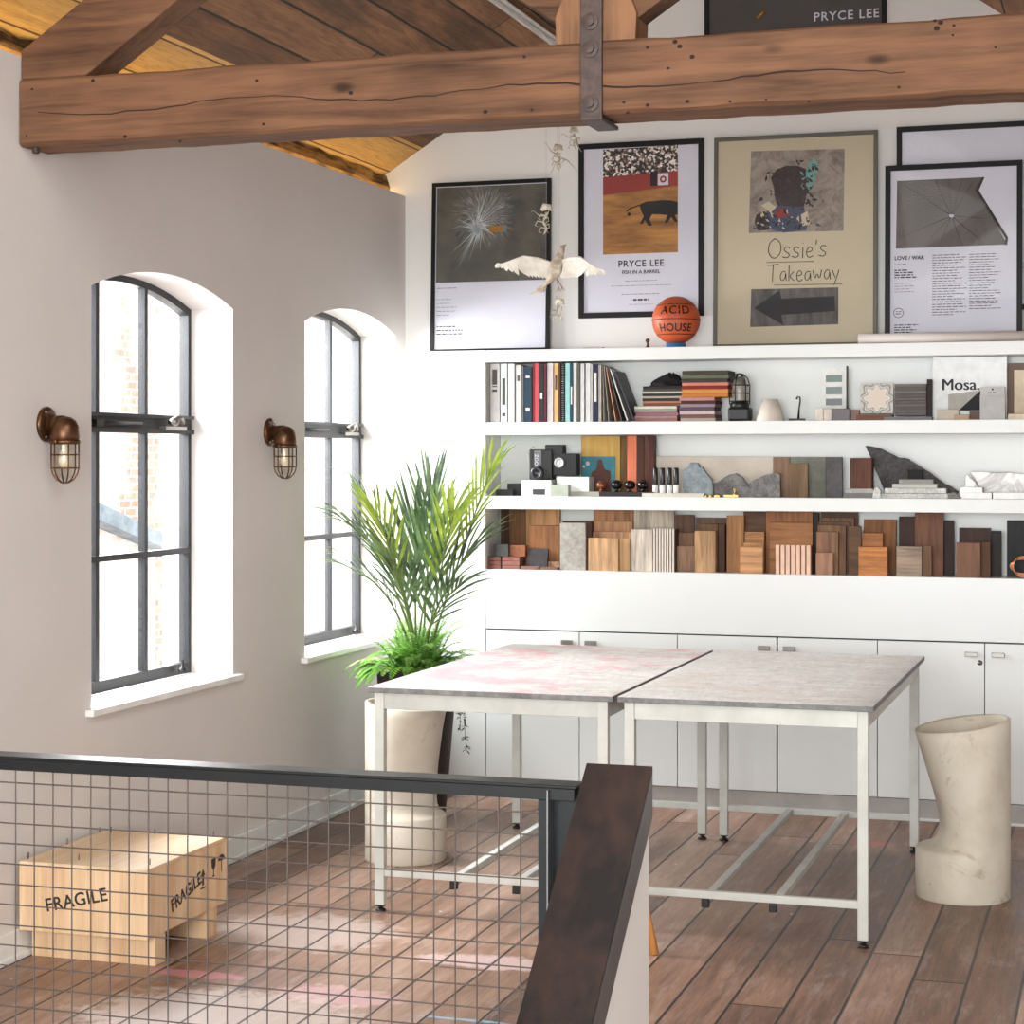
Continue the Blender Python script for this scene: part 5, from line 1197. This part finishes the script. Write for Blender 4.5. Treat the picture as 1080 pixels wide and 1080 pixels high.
def frond(root, base, tip, bend, Lf, wf, mat_, nleaf=16, start=.42, seed=0, spread=.55, droop=.5, sc=None):
    rn = random.Random(seed); b = Vector(base); t = Vector(tip); mid = (b + t) / 2 + Vector(bend); P = []
    N_ = 24
    for i in range(N_ + 1):
        f = i / N_; P.append(b * (1 - f) ** 2 + mid * 2 * f * (1 - f) + t * f * f)
    st = MB().tube(P, [.0062 * (1 - .75 * i / N_) + .0008 for i in range(N_ + 1)], 6)
    fr = part(st, 'frond', STM, root)
    lv = MB()
    for k in range(nleaf):
        f = start + (1 - start) * k / (nleaf - 1); i = min(N_ - 1, int(f * N_)); p = P[i].lerp(P[i + 1], f * N_ - i) if i < N_ else P[-1]
        dr = (P[min(i + 1, N_)] - P[max(i - 1, 0)]).normalized()
        side = dr.cross(Vector((0, 0, 1)));
        if side.length < .1: side = Vector((1, 0, 0))
        side.normalize(); up = side.cross(dr).normalized()
        ff = k / (nleaf - 1); L_ = Lf * (.55 + .75 * math.sin(math.pi * (.15 + .7 * ff))) * rn.uniform(.85, 1.1) * .8
        for sg in (-1, 1):
            a = spread * (1.05 - .6 * ff) * rn.uniform(.85, 1.15)
            d = dr * math.cos(a) + side * sg * math.sin(a) + up * rn.uniform(.02, .2)
            blade(lv, p, d, up, L_, wf * rn.uniform(.8, 1.1), droop * rn.uniform(.6, 1.3))
    part(lv, 'leaflets', mat_, fr)
palm = thing('palm', (px, py, .70), 'tall green palm with long arching fronds in the dark planter', 'plant')
def pt(u, v, Y): X, Z = onY(u, v, Y); return (X, Y, Z)
base = (px + .01, py, .70)
FR = [ # tip u,v,Y  bend  leaf len, width, mat, n, start, spread, droop
 ((516, 500, 8.78), (.02, 0, .10), .30, .020, PY, 9, .60, .42, .6),
 ((478, 545, 8.62), (.0, 0, .10), .32, .020, PY, 8, .52, .46, .5),
 ((366, 552, 8.62), (.02, 0, .26), .34, .018, PG, 10, .40, .62, .9),
 ((378, 520, 8.85), (.06, 0, .20), .32, .018, PG, 11, .46, .58, .85),
 ((398, 545, 8.42), (.02, 0, .12), .32, .018, PY, 8, .52, .46, .45),
 ((437, 560, 8.95), (.0, 0, .06), .42, .022, PG, 8, .45, .42, .15),
 ((462, 565, 8.80), (-.02, 0, .05), .42, .022, PG, 10, .42, .46, .25),
 ((500, 578, 8.80), (-.02, 0, .14), .34, .020, PG, 10, .42, .55, .6),
 ((484, 618, 8.55), (-.02, 0, .12), .30, .018, PG, 10, .42, .60, .6),
 ((376, 604, 8.70), (.05, 0, .18), .32, .018, PG, 10, .42, .62, .8),
 ((412, 592, 8.60), (.02, 0, .06), .36, .018, PG, 9, .50, .5, .5),
 ((456, 520, 8.98), (.0, 0, .05), .34, .018, PG, 9, .55, .4, .2),
]
for i, (tp, bd, lf, wf, mt, nl, st_, sp_, dr_) in enumerate(FR):
    X, Z = onY(tp[0], tp[1], tp[2])
    a = 2 * math.pi * i / len(FR)
    frond(palm, (base[0] + .02 * math.cos(a), base[1] + .02 * math.sin(a), .70), (X, tp[2], Z), bd, lf, wf, mt, nl, st_, i, sp_, dr_)
fern = thing('fern', (px, py, .70), 'bright green fern spilling over the dark planter under the palm', 'plant')
def fernf(root, b, az, L_, rise, wf, mt, seed):
    rn = random.Random(seed); p = Vector(b); d = Vector((math.cos(az) * math.cos(rise), math.sin(az) * math.cos(rise), math.sin(rise)))
    P = [p.copy()]; N_ = 18
    for i in range(N_): d = (d + Vector((0, 0, -.055 * (1 + i / 9)))).normalized(); p = p + d * L_ / N_; P.append(p.copy())
    m = MB().tube(P, [.002 * (1 - .7 * i / N_) for i in range(N_ + 1)], 4); m2 = m
    for i in range(2, N_ + 1):
        dr = (P[i] - P[i - 1]).normalized(); s = dr.cross(Vector((0, 0, 1))); s = s.normalized() if s.length > .05 else Vector((1, 0, 0)); f = i / N_
        w_ = wf * (math.sin(math.pi * min(1, f * .8 + .15)) ** .7)
        for q in (0, .5):
            c = P[i - 1].lerp(P[i], q)
            for sg in (-1, 1): blade(m2, c, s * sg + dr * .35 + Vector((0, 0, rn.uniform(-.1, .3))), (0, 0, 1), w_, .011, .3, 2)
    part(m2, 'frond', mt, root)
random.seed(12)
for i in range(90):
    az = 2 * math.pi * i * .618 + random.uniform(-.1, .1)
    rz = random.choice([.6, .95, 1.2, 1.4, 1.5]) + random.uniform(-.15, .15)
    Lf = random.uniform(.2, .32)
    if XL - (px + Lf * .8 * math.cos(az)) > -.02: Lf *= .8
    r0 = random.uniform(.02, .12)
    fernf(fern, (px + r0 * math.cos(az), py + r0 * math.sin(az), .705), az, Lf, rz, .036, FG if i % 3 else FG2, i)
for i in range(36):
    az = 2 * math.pi * i * .618; Lf = random.uniform(.12, .2)
    fernf(fern, (px + .17 * math.cos(az), py + .17 * math.sin(az), .725), az, Lf, random.uniform(.1, .7), .034, FG if i % 2 else FG2, 200 + i)
fernf(fern, (px + .1, py - .03, .71), -.1, .42, .75, .05, FG, 99)
trl = MB(); rn = random.Random(5)
for k in range(4):
    x = px + .215 + .012 * k; y = py - .05 + .03 * k; P = [(px + .15, y, .74), (x - .01, y, .77), (x + .01, y, .70)] + [(x + .01 + .01 * math.sin(j), y + .008 * math.cos(j * 1.3), .70 - .05 * j) for j in range(1, 4 + 2 * (k % 3))]
    trl.tube(P, .0015, 4)
    for p in P[2:]:
        for q in range(7): blade(trl, (p[0], p[1], p[2] + rn.uniform(-.02, .02)), (rn.uniform(-1, 1), rn.uniform(-1, 1), rn.uniform(-.6, .3)), (0, 0, 1), .028, .012, .3, 2)
part(trl, 'trailing_stem', leafm('ivy_green', (84, 118, 58), (48, 76, 36)), fern)

# ================================================================== CRATE
PLY = wood('pale_plywood', (226, 196, 160), (196, 158, 118), 'z', .6, 12, False, .5, .08)
PLYT = wood('pale_plywood_lid', (228, 202, 170), (204, 172, 134), 'y', .5, 10, False, .5, .08)
cx0, cx1, cy0, cy1, cz0, cz1 = -3.678, -3.18, 5.935, 6.55, .104, .345
cr = thing('wooden_crate', ((cx0 + cx1) / 2, (cy0 + cy1) / 2, 0), 'plywood shipping crate stencilled FRAGILE on skids by the left wall', 'crate')
body = part(MB().box(cx0, cx1, cy0, cy1, cz0, cz1 - .013), 'body', PLY, cr, .002)
part(MB().box(cx0, cx1, cy0, cy1, cz1 - .0125, cz1), 'lid', PLYT, cr, .002)
for (a, b) in ((6.0, 6.075), (6.4, 6.475)): part(MB().box(cx0 + .01, cx1 - .004, a, b, 0, cz0 - .001), 'skid', PLY, cr, .002)
STI = paint('stencil_ink', (52, 44, 40), .8, bump=0)
X, Z = onY(49, 959, cy0)
t = MB().text('FRAGILE', .064, TM(X, cy0 - .0008, Z - .008, math.radians(13)), spacing=1.05, bold=.0008)
part(t, 'stencil_lettering', STI, body); t = MB()
ya, za = onX(181, 960, cx1)
MS = Matrix.Translation((cx1 + .0008, ya, za - .008)) @ Matrix.Rotation(math.pi / 2, 4, 'Z') @ Matrix.Rotation(math.pi / 2, 4, 'X') @ Matrix.Rotation(math.radians(14), 4, 'Z')
t.text('FRAGILE', .064, MS, spacing=1.0, bold=.0012)
part(t, 'stencil_lettering', STI, body)
ic = MB()
yc, zc2 = onX(214, 925, cx1)
for q in (0, .055):  # up arrows, glass and umbrella marks
    ic.prism([(yc + q - .006, zc2 - .03), (yc + q + .006, zc2 - .03), (yc + q + .006, zc2 + .005), (yc + q + .016, zc2 + .005), (yc + q, zc2 + .03), (yc + q - .016, zc2 + .005), (yc + q - .006, zc2 + .005)], 'x', cx1, cx1 + .0012) if q == 0 else None
ic.box(cx1, cx1 + .0012, yc - .02, yc + .02, zc2 - .042, zc2 - .037)
gy = yc + .085; gz = zc2 + .02
ic.prism([(gy - .018, gz + .03), (gy + .018, gz + .03), (gy + .014, gz), (gy + .003, gz - .01), (gy + .003, gz - .03), (gy + .014, gz - .036), (gy - .014, gz - .036), (gy - .003, gz - .03), (gy - .003, gz - .01), (gy - .014, gz)], 'x', cx1, cx1 + .0012)
uy = yc + .15
ic.prism([(uy + .026 * math.cos(t_ * math.pi / 8), gz + .012 + .022 * math.sin(t_ * math.pi / 8)) for t_ in range(9)], 'x', cx1, cx1 + .0012); ic.box(cx1, cx1 + .0012, uy - .002, uy + .002, gz - .03, gz + .012)
part(ic, 'handling_marks', STI, body)
random.seed(2)
for (u, v) in [(19, 905), (22, 905), (61, 890), (83, 907), (102, 878), (117, 878), (158, 912), (163, 880), (225, 883)]:
    X, Y = onZ(u, v, cz1); X = max(min(X, cx1 - .01), cx0 + .01); Y = max(min(Y, cy1 - .01), cy0 + .01)
    part(MB().tube([(X, Y, cz1 - .001), (X + .001, Y, cz1 + .022)], .0017, 6), 'screw', pm((90, 84, 80), .4, .6, 'screwm'), cr)

# ================================================================== RAILING AND STAIR WALL
YR = 4.20
rl = thing('steel_railing', (-2.45, YR + .02, 0), 'dark steel railing with a square wire mesh infill across the foreground', 'railing')
zr = 1.012; xe = XY(608, YR)
part(MB().box(XL + .01, xe, YR, YR + .075, zr - .007, zr), 'handrail', DSTEEL, rl, .0015)
part(MB().box(XL + .01, xe - .005, YR, YR + .007, zr - .034, zr - .007), 'top_flange', DSTEEL, rl, .001)
xp = XY(567.5, YR)
part(MB().box(xp, XY(578, YR), YR, YR + .007, .0, zr - .034), 'post', DSTEEL, rl, .001)
part(MB().box(XY(578, YR), XY(579.5, YR), YR - .012, YR + .05, .0, zr - .01), 'post_web', paint('worn_steel_edge', (120, 120, 122), .35, .7), rl)
part(MB().box(XY(579.5, YR), xe + .012, YR + .035, YR + .043, .0, zr - .008), 'post_plate', DSTEEL, rl)
part(MB().box(XL + .01, xp, YR, YR + .007, .03, .06), 'bottom_flange', DSTEEL, rl)
ms = MB(); x0m = XY(16.4, YR + .012); sp_ = .05
dxw = (XY(467.5, YR) - XY(16.4, YR)) / 21.0
wires = []
x = XY(16.4, YR + .014)
step = (XY(435, YR + .014) - XY(16.4, YR + .014)) / 20
k = -1
while x + k * step < xp:
    xx = x + k * step
    if xx > XL + .01: wires.append(xx)
    k += 1
for xx in wires: ms.tube([(xx, YR + .014, .035), (xx, YR + .014, zr - .012)], .0019, 5, cap=False)
z = onY(16, 827, YR)[1]
while z > .04:
    ms.tube([(XL + .01, YR + .018, z), (xp + .004, YR + .018, z)], .0019, 5, cap=False); z -= .0505
part(ms, 'wire_mesh', paint('dull_steel_wire', (96, 86, 82), .45, .5), rl)

CY, CXa, CXb, CZ, SL = 4.25, -1.166, -1.012, 1.058, .83
def capz(y): return CZ - SL * (CY - y)
CAPW = wood('dark_waxed_steel', (44, 27, 21), (16, 10, 9), 'y', .5, 9, False, .2, .1)
CAPW.node_tree.nodes['Principled BSDF'].inputs['Specular IOR Level'].default_value = .3
cp = thing('stair_wall_capping', ((CXa + CXb) / 2, CY, capz(CY)), 'dark brown steel capping sloping down over the white stair wall', 'capping')
yn = 1.3
m = MB(); m.prism([(CY, CZ), (yn, capz(yn)), (yn, capz(yn) - .012), (CY, CZ - .012)], 'x', CXa, CXb); part(m, 'top_plate', CAPW, cp, .001)
for xx in (CXb - .008, CXa):
    m = MB(); m.prism([(CY, CZ - .012), (yn, capz(yn) - .012), (yn, capz(yn) - .115), (CY, CZ - .115)], 'x', xx, xx + .008); part(m, 'side_flange', paint('worn_steel_edge', (120, 120, 122), .35, .7), cp, .001)
m = MB(); m.prism([(CY - .004, CZ - .0125), (yn, capz(yn) - .0125), (yn, -2.9), (CY - .004, -2.9)], 'x', CXa + .0085, CXb - .0085); struct(m, 'wall_stair', WHITE)

# wooden stool behind the stair wall, only one leg shows
HW = wood('honey_wood', (206, 146, 84), (172, 112, 58), 'z')
sx, sy, sh = -1.765, 6.78, .43
o = thing('wooden_stool', (sx, sy, 0), 'wooden stool with a splayed honey-coloured leg behind the stair wall', 'stool')
part(MB().lathe([(0, sh - .03), (.105, sh - .03), (.11, sh - .02), (.105, sh), (0, sh)], (sx, sy, 0), 28), 'seat', HW, o)
for (dx, dy) in ((1.37, -1), (-1, -.6), (-.4, 1)):
    part(MB().tube([(sx + dx * .06, sy + dy * .06, sh - .025), (sx + dx * .135, sy + dy * .11, 0)], [.010, .016], 10), 'leg', HW, o)

# ================================================================== HANGING BIRD AND MOBILE
YD = 7.5
def Q(u, v, dy=0): X, Z = onY(u, v, YD + dy); return Vector((X, YD + dy, Z))
WTH = paint('fine_thread', (150, 146, 140), .6)
FEA = NT('white_feathers'); v = FEA.obj(); FEA.col(FEA.ramp(FEA.noise(v, 14, 4), [(.3, (206, 198, 184)), (.65, (240, 236, 226))])); FEA.set(Roughness=.8); FEA = FEA.mat
BOD = NT('grey_brown_plumage'); v = BOD.obj(); BOD.col(BOD.ramp(BOD.noise(v, 30, 5), [(.3, (128, 110, 92)), (.5, (176, 160, 142)), (.7, (214, 204, 190))])); BOD.set(Roughness=.85); BOD = BOD.mat
bird = thing('hanging_bird', tuple(Q(586, 285)), 'stuffed pale dove with spread wings hanging before the posters', 'bird')
path = [((574, 302), .004), ((578, 297), .011), ((583, 291), .022), ((586, 284), .029), ((588, 277), .026), ((590, 271), .018), ((591.5, 267), .013), ((592, 263.5), .0145), ((593.5, 260.5), .010), ((595.5, 259), .003)]
m = MB(); m.tube([Q(*p, dy=-.005) for p, r in path], [r for p, r in path], 14); part(m, 'body', BOD, bird)
m = MB(); a, b = Q(595, 259.4, -.005), Q(597.5, 257.6, -.012); m.tube([a, b], [.0035, .0006], 6); part(m, 'beak', pm((120, 96, 70), nm='beak'), bird)
m = MB()
for sg in (-1, 1): c = Q(593, 261.5, -.005 + sg * .010); m.ball(c, .0022, 8, 6)
part(m, 'eye', BLK, bird)
def wing(rootp, wrist, tip, trail, sg, nm):
    m = MB(); r0, w0, t0 = Q(*rootp, dy=.0), Q(*wrist, dy=-.03), Q(*tip, dy=-.06)
    m.tube([r0, (r0 + w0) / 2 + Vector((0, 0, .006)), w0, w0.lerp(t0, .4), t0], [.012, .009, .007, .004, .001], 8)
    nf = 18
    for i in range(nf):
        f = i / (nf - 1)
        p = r0.lerp(w0, f / .5) if f < .5 else w0.lerp(t0, (f - .5) / .5 * .8)
        tr0, tr1 = Q(*trail[0], dy=.01), Q(*trail[1], dy=-.03)
        e = tr0.lerp(tr1, f) if f < .75 else tr1.lerp(t0, (f - .75) / .25)
        e = e + Vector((0, 0, -.004 * (i % 2)))
        d = e - p; blade(m, p, d, (0, -1, .2), d.length, .022, .05, 4)
    for i in range(14):   # coverts
        f = i / 13; p = r0.lerp(w0, f / .5) if f < .5 else w0.lerp(t0, (f - .5) / .5 * .6)
        tr0, tr1 = Q(*trail[0], dy=.01), Q(*trail[1], dy=-.03); e = tr0.lerp(tr1, f); d = (e - p); blade(m, p + Vector((0, -.004, 0)), d, (0, -1, .2), d.length * .5, .02, .05, 3)
    part(m, nm, FEA, bird)
wing((582, 279), (552, 271), (522, 281), ((578, 294), (549, 290)), -1, 'wing')
wing((590, 277), (612, 272), (638, 289), ((592, 294), (617, 291)), 1, 'wing')
m = MB()
for k in range(6): 
    a = Q(577, 299); e = Q(558 + k * 3.0, 311 - k * .3, .01 * k); blade(m, a, e - a, (0, -1, 0), (e - a).length, .012, 0, 3)
part(m, 'tail', BOD, bird)
m = MB(); 
for (u, v) in ((589, 304), (593, 303)):
    a = Q(587, 293); e = Q(u, v, -.01); m.tube([a, e], .0018, 5)
    for q in (-3, 0, 3): m.tube([e, Q(u + q, v + 4, -.012)], [.0014, .0005], 4)
part(m, 'foot', pm((150, 120, 96), nm='beak'), bird)
zc3 = roof_z(Q(588, 200).x)
part(MB().tube([Q(588.5, 276), (Q(588.5, 200).x, YD, zc3)], .0006, 4), 'thread', WTH, bird)
BONE = paint('old_bone', (206, 196, 174), .7, var=.12, scale=40)
def bones(u, v, sc, seed, label, twigs, group='small bone ornaments on threads'):
    """a little dried tangle: a skull-like knot, curled ribs and a few long thin bones"""
    rn = random.Random(seed); c = Q(u, v, .05)
    o = thing('bone_ornament', tuple(c), label, 'ornament', group)
    m = MB(); m.tube([c + Vector((-.010, 0, .004)) * sc, c + Vector((-.003, 0, .012)) * sc, c + Vector((.008, -.004, .010)) * sc, c + Vector((.015, -.006, .001)) * sc], [.003 * sc, .008 * sc, .0065 * sc, .0015], 10)
    part(m, 'skull', BONE, o)
    m = MB(); P = [c.copy()]
    for j in range(7): P.append(P[-1] + Vector((.005 * math.sin(j * 1.4 + seed), 0, -.0065)) * sc)
    m.tube(P, [.0030 * sc] + [.0022 * sc] * 6 + [.0008], 6)
    for j in range(1, 6):
        sg = 1 if (j + seed) % 2 else -1; a = P[j]
        m.tube([a, a + Vector((sg * .010, -.006, .002)) * sc, a + Vector((sg * .013, -.013, -.007)) * sc, a + Vector((sg * .005, -.018, -.012)) * sc], [.0015 * sc, .0013 * sc, .001 * sc, .0004], 5)
    part(m, 'ribs', BONE, o)
    for k, (dx, dz) in enumerate(twigs):
        m = MB(); a = P[1 + k % 3]; e = a + Vector((dx, -.01, dz)); mid = (a + e) / 2 + Vector((0, 0, rn.choice((-1, 1)) * .012))
        m.tube([a, mid, e], [.002 * sc, .0026, .0007], 6); m.tube([e, e + Vector((math.copysign(.006, dx), 0, -.008))], [.0016, .0004], 5)
        part(m, 'long_bone', BONE, o)
    part(MB().tube([c + Vector((0, 0, .010 * sc)), (c.x, c.y, roof_z(c.x))], .0004, 4), 'thread', WTH, o)
bones(605, 141, 1.5, 1, 'bone ornament hanging highest, just under the beam', [(-.05, .012), (.02, -.05)])
bones(588, 160, 1.7, 6, 'bone ornament with a long limb, second from the top', [(-.045, .05), (.075, -.055), (-.03, -.045)])
bones(576, 224, 2.0, 3, 'pale bone ornament hanging just above the dove', [(-.055, .022), (.03, .055), (.02, -.04)])
bones(590, 322, 1.6, 10, 'bone ornament hanging lowest, below the dove', [(-.03, -.03), (.0, .06)])
